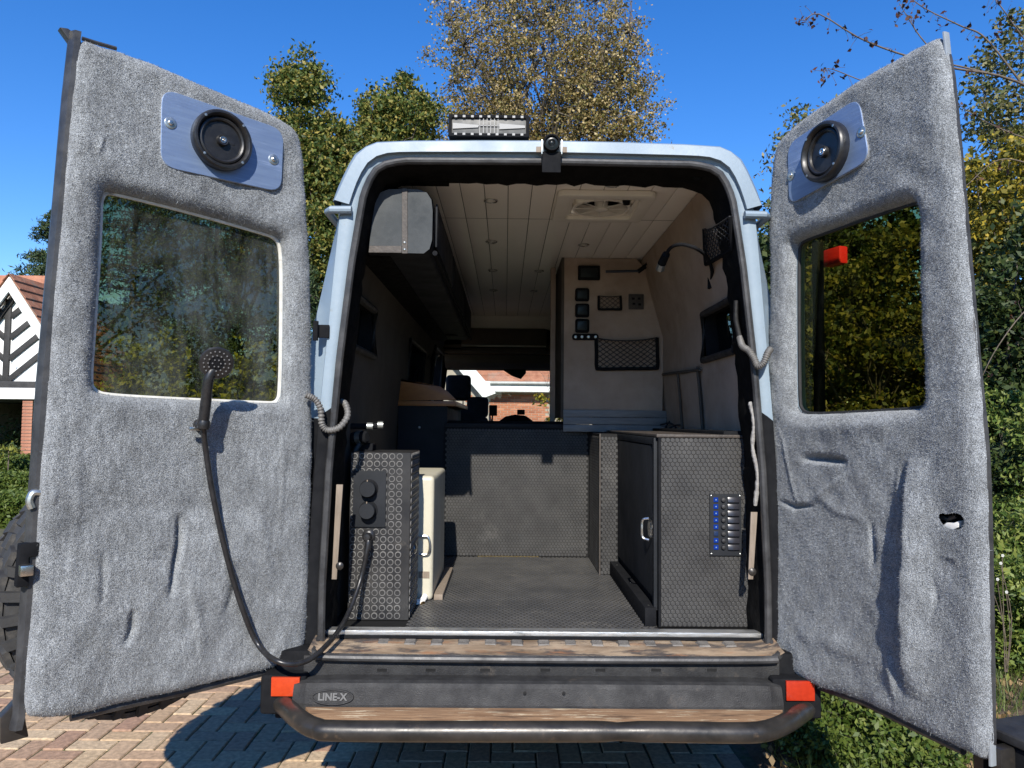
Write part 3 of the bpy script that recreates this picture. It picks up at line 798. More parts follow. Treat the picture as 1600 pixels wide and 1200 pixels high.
for k in range(14):
    x = -.6 + k * 0.095
    if x > .66: break
    MB().hexa([(x, -.03, .678), (x + .05, -.03, .678), (x + .05, .02, .684), (x, .02, .684), (x + .008, -.024, .688), (x + .042, -.024, .688), (x + .042, .012, .693), (x + .008, .012, .693)]).build('tread_rib', pm('grey_rib', (.07, .065, .06), (.15, .135, .12), 20, .6, bump=.001, bscale=60), sill)
lipc = [Vector((-.80, -.0, .70)), Vector((-.81, -.06, .68)), Vector((-.785, -.112, .674)), Vector((-.70, -.122, .668)), Vector((0, -.125, .666)), Vector((.70, -.122, .668)), Vector((.785, -.112, .674)), Vector((.81, -.06, .68)), Vector((.80, 0, .70))]
MB().tube(bez(lipc, 64), 0.0135, 10).build('sill_seal', seal_rubber, van)
step_back = MB()
mbp = MB().box((-.83, -.105, .600), (.80, -.095, .668)).build('step_back_panel', bumper_plastic, van, bevel=0.003)
for u in (597, 673, 758, 852, 938, 1025, 1112):
    p = P(u, 1047, -.106)
    MB().ring(Frame((p.x, -.1055, p.z), (1, 0, 0), (0, 0, 1), (0, -1, 0)), rrect(-.022, -.008, .022, .008, .002, 1), rrect(-.017, -.0055, .017, .0055, .001, 1), 0, .002).build('slot_rim', bumper_plastic, mbp)
    MB().box((p.x - .0175, -.1065, p.z - .0055), (p.x + .0175, -.1055, p.z + .0055)).build('slot', hex_groove, mbp)
prof = [(-.10, .606), (-.165, .609), (-.182, .604), (-.190, .592), (-.203, .541), (-.205, .48), (-.13, .48)]
xs_ = [-.845, -.835, -.80] + list(np.linspace(-.7, .66, 20)) + [.74, .77, .785]
rings = []
for x in xs_:
    tip = max(0, (abs(x + .03) - .75) / .06)
    rings.append([Vector((x, y + 0.02 * tip * (1 if y < -.15 else 0), z - (0.012 * tip if z > .55 else 0))) for y, z in prof])
bump = MB().strip(rings)
bump.add(rings[0], [list(range(len(prof)))]).add(rings[-1], [list(range(len(prof)))[::-1]])
bumper = bump.build('bumper_cover', bumper_plastic, van, angle=12)
for u in (820, 881):
    p = P(u, 1083, -.1995)
    MB().lathe([(.0055, 0), (.0055, .002), (.0001, .0025)], p, (0, -1, .2), 12).build('bolt_hole', hex_groove, bumper)
# oval badge embossed on the bumper cover
pc = P(520, 1089, -.199)
fb = Frame(pc, (1, 0, 0), Vector((0, .2, .98)), Vector((0, -.98, .2)))
ea, eb = 0.069, 0.0245
ell = lambda a, b: [(a * math.cos(2 * math.pi * k / 40), b * math.sin(2 * math.pi * k / 40)) for k in range(40)]
MB().ring(fb, ell(ea, eb), ell(ea * .93, eb * .82), -.004, .007).build('oval_badge', bumper_plastic, bumper, bevel=0.0012)
MB().prism(fb, ell(ea * .93, eb * .82), -.004, .0022).build('oval_badge', bumper_plastic, bumper)
def text_mesh(body, size, ext, fr, mat, name, parent, width=None):
    cu = bpy.data.curves.new(name, 'FONT'); cu.body = body; cu.size = size; cu.extrude = ext; cu.align_x = 'CENTER'; cu.align_y = 'CENTER'; cu.offset = size * 0.035
    ob = bpy.data.objects.new(name, cu); COL.objects.link(ob)
    dg = bpy.context.evaluated_depsgraph_get()
    me = bpy.data.meshes.new_from_object(ob.evaluated_get(dg)); bpy.data.objects.remove(ob)
    co = np.zeros(len(me.vertices) * 3); me.vertices.foreach_get('co', co); co = co.reshape(-1, 3)
    sx = width / (co[:, 0].max() - co[:, 0].min()) if width else 1
    co2 = [fr.pt(p[0] * sx, p[1], p[2] + ext) for p in co]
    me.vertices.foreach_set('co', np.array(co2, dtype=np.float32).ravel()); me.update()
    me.materials.clear(); me.materials.append(mat)
    return link(name, me, parent)
text_mesh('LINE-X', 0.031, 0.003, Frame(pc + fb.N * .001, fb.U, fb.V, fb.N), pm('worn_letter', (.1, .1, .1), (.13, .13, .125), 40, .6), 'badge_lettering', bumper, width=0.096)
fpk = Frame((0, 0, .514), (1, 0, 0), (0, 1, 0), (0, 0, 1))
plank = MB().prism(fpk, [(P(508, 1130, -.335).x, -.338), (P(1188, 1132, -.335).x, -.338), (P(1216, 1118, -.26).x, -.26), (P(1222, 1106, -.2).x, -.207), (P(478, 1104, -.2).x, -.207), (P(484, 1118, -.26).x, -.26)], 0, .022).build('step_plank', deck_wood, van, bevel=0.003)
# bull bar
bar = [P(436, 1094, -.10), P(445, 1103, -.16), P(468, 1124, -.29), P(495, 1138, -.345), P(540, 1142, -.36), P(800, 1143, -.365), P(1000, 1143, -.365), P(1150, 1145, -.36), P(1196, 1142, -.345), P(1228, 1130, -.28), P(1255, 1112, -.16), P(1264, 1104, -.10)]
rad = 0.0305
bp_ = bez(bar, 110)
MB().tube(bp_, [rad - (0.0045 * math.exp(-((p.x - .21) / .035) ** 2)) for p in bp_], 18).build('step_bar', bar_metal, van, angle=60)
for s, (u0, u1, v0_, v1_), (r0, r1, r2_, r3), lm in ((-1, (405, 478, 1056, 1117), (424, 469, 1058, 1087), lens_orange), (1, (1208, 1284, 1062, 1124), (1228, 1272, 1064, 1094), lens_red)):
    a, b = P(u0, v1_, -.15), P(u1, v0_, -.15)
    bm_ = MB().box((a.x, -.15, a.z), (b.x, .05, b.z)).build('bumper_end', black_plastic, van, bevel=0.014, seg=3)
    c, d = P(r0, r3, -.154), P(r1, r2_, -.154)
    MB().box((c.x, -.160, c.z), (d.x, -.149, d.z)).build('reflector', lm, bm_, bevel=0.0015)
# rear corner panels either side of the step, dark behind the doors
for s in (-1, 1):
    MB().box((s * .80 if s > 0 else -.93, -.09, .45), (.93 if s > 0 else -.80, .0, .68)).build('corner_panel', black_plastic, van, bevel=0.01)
    # tail lamp housings hidden behind the hinges
    a = MB().box((s * .865 - .05 * (s < 0), .0, .80), (s * .865 + .05 * (s > 0), .06, 1.32)).build('tail_lamp', lens_red, van, bevel=0.008)
    # wheels under the floor
    w = MB().lathe([(0.2, -.11), (.34, -.115), (.38, -.09), (.385, 0), (.38, .09), (.34, .115), (.2, .11)], (s * .78, 1.05, .385), (1, 0, 0), 36).build('wheel', tyre_rubber, van)
    MB().lathe([(0.2, -.09), (.2, .09), (.12, .05), (0.0001, .05)], (s * .78, 1.05, .385), (s, 0, 0), 24).build('rim', zinc, w)
    w = MB().lathe([(0.2, -.11), (.34, -.115), (.38, -.09), (.385, 0), (.38, .09), (.34, .115), (.2, .11)], (s * .78, 4.6, .385), (1, 0, 0), 36).build('wheel', tyre_rubber, van)
MB().box((-.62, .1, .42), (.62, 4.2, .52)).build('underbody', black_plastic, van)
MB().tube([(-.7, 1.05, .385), (.7, 1.05, .385)], .05, 12).build('axle', black_plastic, van)
# bonnet and front end, out of the photograph's sight
MB().hexa([(-.9, 4.34, .5), (.9, 4.34, .5), (.85, 5.3, .5), (-.85, 5.3, .5), (-.88, 4.34, 1.40), (.88, 4.34, 1.40), (.75, 5.3, 1.1), (-.75, 5.3, 1.1)]).build('bonnet', blue_paint, van, bevel=0.05, seg=3)
# hinges on the blue pillar
for s in (-1,):
    for v in (518,):
        p = P(504 if s < 0 else 1196, v, -.01)
        h = MB().box((p.x - .03, -.02, p.z - .024), (p.x + .026, -.010, p.z + .024)).build('door_hinge', black_plastic, van, bevel=0.004)
        MB().tube([(s * .835, -.03, p.z - .035), (s * .835, -.03, p.z + .035)], .010, 8).build('hinge_pin', black_plastic, h)
# door check straps and loose timber stays by the jambs
for (u0, v0_, y0), (u1, v1_, y1) in (((531, 757, .02), (522, 905, .04)), ((1178, 800, .03), (1172, 905, .02))):
    a, b = P(u0, v0_, y0), P(u1, v1_, y1)
    MB().hexa([b + Vector((-.008, -.004, 0)), b + Vector((.010, -.004, 0)), b + Vector((.010, .004, 0)), b + Vector((-.008, .004, 0)), a + Vector((-.012, -.004, 0)), a + Vector((.012, -.004, 0)), a + Vector((.012, .004, 0)), a + Vector((-.012, .004, 0))]).build('door_stay', pale_wood, van, bevel=0.0015)
for u, v, s in ((531, 884, 1), (1175, 893, 1)):
    p = P(u, v, .02)
    MB().lathe([(.014, 0), (.014, .006), (.008, .010), (.0001, .011)], p, (0, -1, 0), 16).build('striker', bar_metal, van)
# corrugated conduits from the jambs to the doors
def conduit(pts, r, name, mat, parent):
    q_ = bez(pts, 200)
    return MB().tube(q_, [r * (1.08 if i % 6 < 3 else .84) for i in range(len(q_))], 10).build(name, mat, parent, angle=80)
conduit([P(478, 617, -.06), P(492, 624, -.05), P(501, 640, -.045), P(503, 662, -.04), P(512, 672, -.035), P(530, 668, -.03), P(543, 650, 0), P(540, 632, .03), P(531, 627, .06)], .0115, 'wiring_conduit', conduit_mat, van)
conduit([P(1156, 528, .05), P(1160, 541, .01), P(1170, 548, -.02), P(1178, 560, -.035), P(1184, 572, -.05), P(1193, 567, -.06), P(1199, 553, -.06), P(1204, 545, -.05)], .012, 'wiring_conduit', conduit_mat, van)
conduit([P(1150, 470, .05), P(1150, 500, .05), P(1156, 528, .05)], .009, 'wiring_conduit', black_rubber, van)
# torn fluffy insulation along the right jamb
fz = []
rf = np.random.default_rng(4)
c_ = bez([P(1172, 628, .01), P(1178, 660, .0), P(1176, 700, .01), P(1184, 740, .0), P(1180, 790, .01)], 40)
MB().tube(c_, [.0055 + .004 * rt_.random() for i in range(len(c_))], 7).build('torn_insulation', pm('torn_felt', (.2, .19, .18), (.34, .33, .31), 40, .95, bump=.003, bscale=120), van)

# ---------------------------------------------------------------- carpeted rear doors
def sdf(poly, U, V):
    """signed distance to a polygon, negative inside."""
    p = np.array(poly); q_ = np.roll(p, -1, 0)
    best = np.full(U.shape, 1e9); ins = np.zeros(U.shape, bool)
    for (ax, ay), (bx, by) in zip(p, q_):
        ex, ey = bx - ax, by - ay
        t = np.clip(((U - ax) * ex + (V - ay) * ey) / (ex * ex + ey * ey + 1e-12), 0, 1)
        best = np.minimum(best, np.hypot(U - ax - t * ex, V - ay - t * ey))
        c = ((ay > V) != (by > V)) & (U < (bx - ax) * (V - ay) / (by - ay + 1e-12) + ax)
        ins ^= c
    return np.where(ins, -best, best)
def smooth_poly(poly, it=2):
    for _ in range(it):
        p = np.array(poly); n = np.roll(p, -1, 0)
        poly = np.stack([p * .75 + n * .25, p * .25 + n * .75], 1).reshape(-1, 2).tolist()
    return poly
def fold_height(U, V, pts, amp, wp, wn, tpow=0.8):
    """a crease along pts: wide on one flank (wp), steep on the other (wn)."""
    best = np.full(U.shape, 1e9); sd_ = np.zeros(U.shape); tt = np.zeros(U.shape)
    seg = [math.dist(a, b) for a, b in zip(pts, pts[1:])]; tot = sum(seg); acc = 0
    for (a, b), L_ in zip(zip(pts, pts[1:]), seg):
        ex, ey = (b[0] - a[0]) / L_, (b[1] - a[1]) / L_
        t = np.clip((U - a[0]) * ex + (V - a[1]) * ey, 0, L_)
        dx, dy = U - a[0] - t * ex, V - a[1] - t * ey
        d = np.hypot(dx, dy); m = d < best
        sgn = np.sign(ex * (V - a[1]) - ey * (U - a[0]))
        best = np.where(m, d, best); sd_ = np.where(m, d * sgn, sd_); tt = np.where(m, (acc + t) / tot, tt)
        acc += L_
    env = np.clip(np.sin(np.pi * np.clip(tt, 0, 1)), 0, 1) ** tpow
    return amp * env * np.where(sd_ > 0, np.exp(-(sd_ / wp) ** 2), np.exp(-(sd_ / wn) ** 2))

def carpet_mat():
    m, nt, out = nodes_of('grey_van_carpet')
    L = nt.links.new
    b = N_(nt, 'ShaderNodeBsdfPrincipled'); b.inputs['Roughness'].default_value = 0.95; b.inputs['Specular IOR Level'].default_value = 0.1
    b.inputs['Sheen Weight'].default_value = 0.25; b.inputs['Sheen Roughness'].default_value = 0.6
    tc = N_(nt, 'ShaderNodeNewGeometry')
    n1 = N_(nt, 'ShaderNodeTexNoise'); n1.inputs['Scale'].default_value = 420; n1.inputs['Detail'].default_value = 3
    n2 = N_(nt, 'ShaderNodeTexNoise'); n2.inputs['Scale'].default_value = 9; n2.inputs['Detail'].default_value = 5
    L(tc.outputs['Position'], n1.inputs['Vector']); L(tc.outputs['Position'], n2.inputs['Vector'])
    cr = N_(nt, 'ShaderNodeValToRGB')
    e = cr.color_ramp.elements; e[0].position, e[1].position = 0.36, 0.66; e[0].color = (0.09, 0.096, 0.103, 1); e[1].color = (0.365, 0.388, 0.402, 1)
    L(n1.outputs['Fac'], cr.inputs[0])
    mr = N_(nt, 'ShaderNodeMapRange'); mr.inputs['From Min'].default_value = .3; mr.inputs['From Max'].default_value = .7; mr.inputs['To Min'].default_value = .74; mr.inputs['To Max'].default_value = 1.15
    L(n2.outputs['Fac'], mr.inputs['Value'])
    mx = N_(nt, 'ShaderNodeMix', data_type='RGBA', blend_type='MULTIPLY'); mx.inputs['Factor'].default_value = 1
    L(cr.outputs[0], mx.inputs['A']); L(mr.outputs[0], mx.inputs['B']); L(mx.outputs['Result'], b.inputs['Base Color'])
    # matted patches where the pile lies over
    n5 = N_(nt, 'ShaderNodeTexNoise'); n5.inputs['Scale'].default_value = 1.0; n5.inputs['Detail'].default_value = 5
    mp = N_(nt, 'ShaderNodeMapping'); mp.inputs['Scale'].default_value = (70, 70, 22)
    L(tc.outputs['Position'], mp.inputs[0]); L(mp.outputs[0], n5.inputs['Vector'])
    m5 = N_(nt, 'ShaderNodeMapRange'); m5.inputs['From Min'].default_value = .35; m5.inputs['From Max'].default_value = .65; m5.inputs['To Min'].default_value = .78; m5.inputs['To Max'].default_value = 1.12
    L(n5.outputs['Fac'], m5.inputs['Value'])
    mx5 = N_(nt, 'ShaderNodeMix', data_type='RGBA', blend_type='MULTIPLY'); mx5.inputs['Factor'].default_value = 1
    L(mx.outputs['Result'], mx5.inputs['A']); L(m5.outputs[0], mx5.inputs['B']); L(mx5.outputs['Result'], b.inputs['Base Color'])
    n3 = N_(nt, 'ShaderNodeTexNoise'); n3.inputs['Scale'].default_value = 260; n3.inputs['Detail'].default_value = 4
    L(tc.outputs['Position'], n3.inputs['Vector'])
    bp = N_(nt, 'ShaderNodeBump'); bp.inputs['Distance'].default_value = 0.004; bp.inputs['Strength'].default_value = .9
    L(n3.outputs['Fac'], bp.inputs['Height']); L(bp.outputs[0], b.inputs['Normal'])
    L(b.outputs[0], out.inputs[0])
    return m
m_carpet = carpet_mat()
m_fibre = ramp_mat('carpet_fibre', [(0.09, 0.097, 0.104), (0.17, 0.181, 0.190), (0.285, 0.303, 0.315), (0.43, 0.455, 0.468)], rough=0.9, trans=0.15, spec=0.1)

def rear_door(fr, outline_px, window_px, folds, seed, label, n_fib, win_drop=0.05, hole=None):
    rg = np.random.default_rng(seed)
    poly = smooth_poly([fr.hit(u, v, -.014) for u, v in outline_px], 2)
    win = smooth_poly([fr.hit(u, v, -.04) for u, v in window_px], 2)
    pa = np.array(poly); (u0, v0), (u1, v1) = pa.min(0) - .012, pa.max(0) + .012
    st = 0.0048
    gu, gv = np.arange(u0, u1, st), np.arange(v0, v1, st)
    U, V = np.meshgrid(gu, gv)
    D, W = sdf(poly, U, V), sdf(win, U, V)
    Hs = sdf(hole, U, V) if hole else np.full(U.shape, 1.0)
    cu, cv = U[:-1, :-1] + st / 2, V[:-1, :-1] + st / 2
    keep = (sdf(poly, cu, cv) < 0) & (sdf(win, cu, cv) > 0)
    if hole: keep &= sdf(hole, cu, cv) > 0
    # snap the rim vertices on to the true outline
    cnt = np.zeros(U.shape, int)
    for a in (0, 1):
        for b in (0, 1):
            cnt[a:U.shape[0] - 1 + a, b:U.shape[1] - 1 + b] += keep
    rim = (cnt > 0) & (cnt < 4)
    for fld, sign in ((D, 1), (W, -1), (Hs, -1)):
        near = rim & (np.abs(fld) < st * 1.2)
        gy, gx = np.gradient(fld, st)
        gl = np.hypot(gx, gy) + 1e-6
        U = np.where(near, U - fld * gx / gl, U); V = np.where(near, V - fld * gy / gl, V)
        fld[near] = 0.0
    e = np.clip(-D / .045, 0, 1); w = np.clip(W / .048, 0, 1)
    Nn = -.034 * (1 - np.sqrt(np.clip(1 - (1 - e) ** 2, 0, 1))) - win_drop * (1 - np.sqrt(np.clip(1 - (1 - w) ** 2, 0, 1)))
    for px, amp, wp, wn, *tp in folds:
        Nn += fold_height(U, V, [fr.hit(a, b) for a, b in px], amp, wp, wn, *(tp or [0.8])) * np.clip(e * 2, 0, 1) * np.clip(w * 1.5, 0, 1)
    for k in range(10):
        f1, f2, ph = rg.uniform(4, 22), rg.uniform(2, 14), rg.uniform(0, 6.3)
        Nn += 0.0013 * np.sin(U * f1 + V * f2 * rg.choice([-1, 1]) + ph)
    for k in range(14):
        f1, f2, ph = rg.uniform(25, 70), rg.uniform(20, 60), rg.uniform(0, 6.3)
        Nn += 0.0004 * np.sin(U * f1 + V * f2 * rg.choice([-1, 1]) + ph)
    Nn += 0.0006 * rg.standard_normal(U.shape)
    O, Ua, Va, Na = (np.array(x) for x in (fr.O, fr.U, fr.V, fr.N))
    XYZ = O + U[..., None] * Ua + V[..., None] * Va + Nn[..., None] * Na
    idx = np.arange(U.size).reshape(U.shape)
    q_ = np.stack([idx[:-1, :-1], idx[:-1, 1:], idx[1:, 1:], idx[1:, :-1]], -1)[keep]
    if Ua[0] < 0: q_ = q_[:, ::-1]
    used = np.unique(q_); remap = np.full(U.size, -1); remap[used] = np.arange(len(used))
    verts = XYZ.reshape(-1, 3)[used]
    door = link('rear_door', fast_mesh('rear_door', verts, remap[q_], m_carpet, True), van)
    door['label'] = label
    # loose pile standing off the cloth
    qs = q_[rg.integers(0, len(q_), n_fib)]
    P4 = XYZ.reshape(-1, 3)[qs]
    a, b = rg.random((n_fib, 1)), rg.random((n_fib, 1))
    base = (P4[:, 0] * (1 - a) + P4[:, 1] * a) * (1 - b) + (P4[:, 3] * (1 - a) + P4[:, 2] * a) * b
    nrm = np.cross(P4[:, 2] - P4[:, 0], P4[:, 3] - P4[:, 1]); nrm /= np.linalg.norm(nrm, axis=1, keepdims=True) + 1e-12
    if (nrm @ Na).mean() < 0: nrm = -nrm
    dirn = nrm * rg.uniform(.25, 1.0, (n_fib, 1)) + rg.standard_normal((n_fib, 3)) * .75
    dirn /= np.linalg.norm(dirn, axis=1, keepdims=True)
    ln = rg.gamma(4.0, .0009, (n_fib, 1)) + .001
    side = np.cross(dirn, rg.standard_normal((n_fib, 3))); side /= np.linalg.norm(side, axis=1, keepdims=True) + 1e-9
    wd = rg.uniform(.0003, .0008, (n_fib, 1))
    T = np.stack([base - side * wd - nrm * .0005, base + side * wd - nrm * .0005, base + dirn * ln], 1).reshape(-1, 3)
    fb_ = link('carpet_pile', fast_mesh('carpet_pile', T, np.arange(n_fib * 3).reshape(-1, 3), m_fibre), door); fb_['kind'] = 'stuff'
    # metal door shell behind the carpet, with its rubber edge
    k = len(poly)
    c = np.array(poly).mean(0)
    def sc(s): return [tuple(c + (np.array(p) - c) * s) for p in poly]
    wq = smooth_poly([tuple(np.array(win).mean(0) + (np.array(p) - np.array(win).mean(0)) * 1.04) for p in win[::2]], 0)
    sh = MB()
    o1, o2, o3 = sc(.998), sc(.997), sc(0.985)
    rr = [[fr.pt(u, v, n) for u, v in pl] for pl, n in ((sc(.99), -.03), (o1, -.034), (o1, -.044), (o2, -.048))]
    sh.strip(rr, True)
    shell = sh.build('door_shell', seal_rubber, door)
    # outer skin: ring from outline to window opening, bridged by angle
    def by_angle(pl, n, cen):
        pl = np.array(pl); res = []
        for a in np.linspace(0, 2 * math.pi, n, endpoint=False):
            dx, dy = math.cos(a), math.sin(a); bestt = 0
            for (x1, y1), (x2, y2) in zip(pl, np.roll(pl, -1, 0)):
                ex, ey = x2 - x1, y2 - y1; den = dx * ey - dy * ex
                if abs(den) < 1e-12: continue
                t = ((x1 - cen[0]) * ey - (y1 - cen[1]) * ex) / den; s_ = ((x1 - cen[0]) * dy - (y1 - cen[1]) * dx) / den
                if t > 0 and -1e-6 <= s_ <= 1 + 1e-6: bestt = max(bestt, t)
            res.append((cen[0] + dx * bestt, cen[1] + dy * bestt))
        return res
    wc = np.array(win).mean(0)
    ra, rb = by_angle(o2, 96, wc), by_angle(win, 96, wc)
    MB().strip([[fr.pt(u, v, -.048) for u, v in ra], [fr.pt(u, v, -.080) for u, v in rb], [fr.pt(u, v, -.045) for u, v in rb]], True).build('door_skin', blue_paint, door)
    return door, poly, win

FL = Frame((-.83, -.005, 0), (-.721, -.693, 0), (0, 0, 1), (.693, -.721, 0))
FR = Frame((.83, -.005, 0), (.2977, -.9547, 0), (0, 0, 1), (-.9547, -.2977, 0))
out_l = [(124, 56), (150, 66), (200, 82), (250, 101), (325, 135), (400, 166), (440, 185), (466, 204), (476, 236), (482, 350), (487, 450), (489, 600), (490, 667), (487, 773), (484, 933), (478, 1010), (466, 1032), (405, 1052), (320, 1072), (176, 1104), (128, 1119), (60, 1124), (37, 1118), (42, 1040), (51, 933), (63, 773), (75, 600), (88, 450), (102, 300), (115, 150)]
win_l = [(158, 298), (180, 300), (300, 330), (410, 362), (436, 370), (443, 392), (443, 500), (441, 615), (437, 630), (420, 630), (300, 625), (165, 618), (146, 611), (141, 598), (147, 520), (158, 350)]
folds_l = [
    ([(281, 800), (279, 850), (272, 890), (266, 935)], -.030, .008, .012),
    ([(288, 870), (300, 930), (312, 1000), (318, 1040)], .009, .010, .022),
    ([(160, 860), (162, 905), (158, 950)], -.010, .010, .008),
    ([(208, 950), (206, 985), (196, 1010)], -.020, .010, .012),
    ([(405, 790), (412, 850), (425, 930)], .007, .03, .02),
    ([(240, 800), (232, 900), (225, 1000)], .007, .05, .04),
    ([(335, 800), (330, 880), (322, 960)], .007, .05, .035),
    ([(385, 820), (388, 900), (380, 980)], .005, .035, .03),
    ([(130, 820), (150, 900), (140, 1000)], .006, .05, .04),
    ([(440, 640), (442, 730), (438, 830)], .004, .010, .008),
    ([(370, 900), (360, 940), (350, 965)], -.009, .014, .01),
    ([(110, 800), (240, 790), (420, 795)], -.004, .03, .02),
    ([(150, 245), (157, 225), (160, 210)], .006, .006, .006),
    ([(330, 1000), (355, 900), (362, 820)], .007, .03, .03),
    ([(120, 620), (122, 800), (100, 1000)], .004, .012, .012),
    ([(82, 760), (86, 772), (82, 790)], .008, .008, .006),
]
door_l, poly_l, winp_l = rear_door(FL, out_l, win_l, folds_l, 11, 'grey carpeted rear door with shower head and pale window trim', 190000)
out_r = [(1473, 52), (1440, 66), (1400, 90), (1325, 135), (1260, 180), (1215, 216), (1205, 246), (1202, 400), (1202, 550), (1203, 720), (1203, 934), (1207, 1014), (1225, 1046), (1273, 1073), (1353, 1099), (1439, 1142), (1508, 1176), (1543, 1196), (1541, 1100), (1540, 987), (1535, 720), (1522, 600), (1505, 400), (1490, 225)]
win_r = [(1243, 388), (1248, 377), (1265, 370), (1350, 340), (1430, 313), (1438, 318), (1441, 335), (1447, 475), (1450, 620), (1447, 632), (1437, 639), (1350, 644), (1262, 648), (1247, 643), (1244, 628), (1243, 500)]
folds_r = [
    ([(1421, 715), (1424, 770), (1428, 850), (1424, 950), (1424, 1000), (1420, 1085)], .052, .06, .006, .7),
    ([(1402, 720), (1404, 800), (1402, 860)], .007, .012, .006),
    ([(1248, 716), (1280, 718), (1325, 722)], -.034, .014, .009),
    ([(1330, 735), (1285, 770), (1262, 790)], .010, .014, .010),
    ([(1215, 782), (1240, 794), (1272, 790)], -.020, .010, .006),
    ([(1360, 810), (1363, 850), (1362, 890)], -.016, .010, .008),
    ([(1275, 770), (1310, 800), (1360, 815)], .006, .02, .010),
    ([(1212, 660), (1226, 700), (1238, 760), (1250, 800)], .006, .008, .006),
    ([(1230, 670), (1300, 668), (1420, 660)], .007, .02, .03),
    ([(1462, 900), (1464, 940), (1460, 970)], -.006, .008, .006),
    ([(1385, 1010), (1396, 1060), (1400, 1100)], .009, .012, .008),
    ([(1240, 985), (1300, 1005), (1380, 1040)], .012, .04, .03),
    ([(1470, 868), (1490, 872), (1500, 885)], .005, .008, .005),
    ([(1225, 380), (1320, 350), (1430, 300)], .010, .03, .02),
    ([(1450, 130), (1455, 200), (1440, 280)], .006, .04, .04),
]
hole_r = smooth_poly([FR.hit(u, v) for u, v in ((1467, 806), (1472, 801), (1480, 804), (1492, 801), (1503, 803), (1508, 812), (1506, 824), (1496, 828), (1482, 826), (1474, 819))], 1)
door_r, poly_r, winp_r = rear_door(FR, out_r, win_r, folds_r, 12, 'grey carpeted rear door with dark window and small torn hole', 190000, hole=hole_r)

glass_l = glass_mat('streaky_tinted_glass', (0.56, 0.55, 0.36), (0.24, 0.255, 0.25), 0.42, 0.80, 0.32, (2.2, 2.2, 0.8), 1.55)
glass_r = glass_mat('tinted_glass', (0.62, 0.61, 0.38), (0.3, 0.3, 0.28), 0.55, 0.95, 0.03, (4, 4, 4), 1.16)
for fr, win, door, gm, tm in ((FL, winp_l, door_l, glass_l, pm('aged_white_rubber', (.55, .53, .47), (.68, .66, .6), 20, .5, spots=((.2, .16, .12), 18, .6, .72))), (FR, winp_r, door_r, glass_r, black_rubber)):
    c = np.array(win).mean(0)
    big = [tuple(c + (np.array(p) - c) * np.array((1.03, 1.03))) for p in win]
    sm = [tuple(c + (np.array(p) - c) * np.array((0.972, 0.976))) for p in win]
    MB().prism(fr, big, -.064, -.060).build('window_pane', gm, door)
    MB().ring(fr, big, sm, -.058, -.047).build('window_trim', tm, door, bevel=0.0025)
# rubber lip and edges
ol = [FL.hit(u, v, -.04) for u, v in ((121, 50), (110, 150), (97, 300), (83, 450), (70, 600), (58, 773), (46, 933), (33, 1118), (28, 1140))]
MB().strip([[FL.pt(u, v, n) for u, v in pl] for pl, n in (([(a - .008, b) for a, b in ol], -.028), ([(a + .008, b) for a, b in ol], -.03), ([(a + .018, b) for a, b in ol], -.05), ([(a + .014, b) for a, b in ol], -.085), ([(a - .02, b) for a, b in ol], -.09))]).build('edge_seal', seal_rubber, door_l)
tip = [P_ for P_ in (FL.hit(92, 44, -.06), FL.hit(105, 46, -.06), FL.hit(124, 60, -.06), FL.hit(128, 78, -.06), FL.hit(112, 84, -.06), FL.hit(108, 66, -.06))]
MB().prism(FL, tip, -.08, -.05).build('seal_corner', seal_rubber, door_l, bevel=0.003)
for a, b in (((128, 60), (160, 70)), ((140, 64), (182, 76))):
    p, q_ = FL.hit(*a, -.05), FL.hit(*b, -.05)
    MB().tube([FL.pt(*p, -.05), FL.pt(*q_, -.05)], .006, 6).build('top_trim', seal_rubber, door_l)
orr = [FR.hit(u, v, -.03) for u, v in ((1474, 50), (1492, 225), (1507, 400), (1524, 600), (1537, 720), (1542, 987), (1547, 1197))]
MB().strip([[FR.pt(u + du, v, n) for u, v in orr] for du, n in ((-.001, -.027), (.003, -.028), (.0045, -.034), (.003, -.048))]).build('edge_strip', pm('door_edge_metal', (.25, .28, .3), (.34, .37, .39), 8, .4, metal=.3), door_r)
bl = [FL.hit(u, v, -.05) for u, v in ((110, 1120), (176, 1105), (320, 1073), (405, 1052), (462, 1035))]
MB().tube([FL.pt(u, v, -.05) for u, v in bl], .014, 8).build('bottom_seal', seal_rubber, door_l)
br = [FR.hit(u, v, -.05) for u, v in ((1225, 1044), (1273, 1070), (1353, 1097), (1439, 1140), (1508, 1173))]
MB().tube([FR.pt(u, v, -.045) for u, v in br], .012, 8).build('bottom_seal', seal_rubber, door_r)

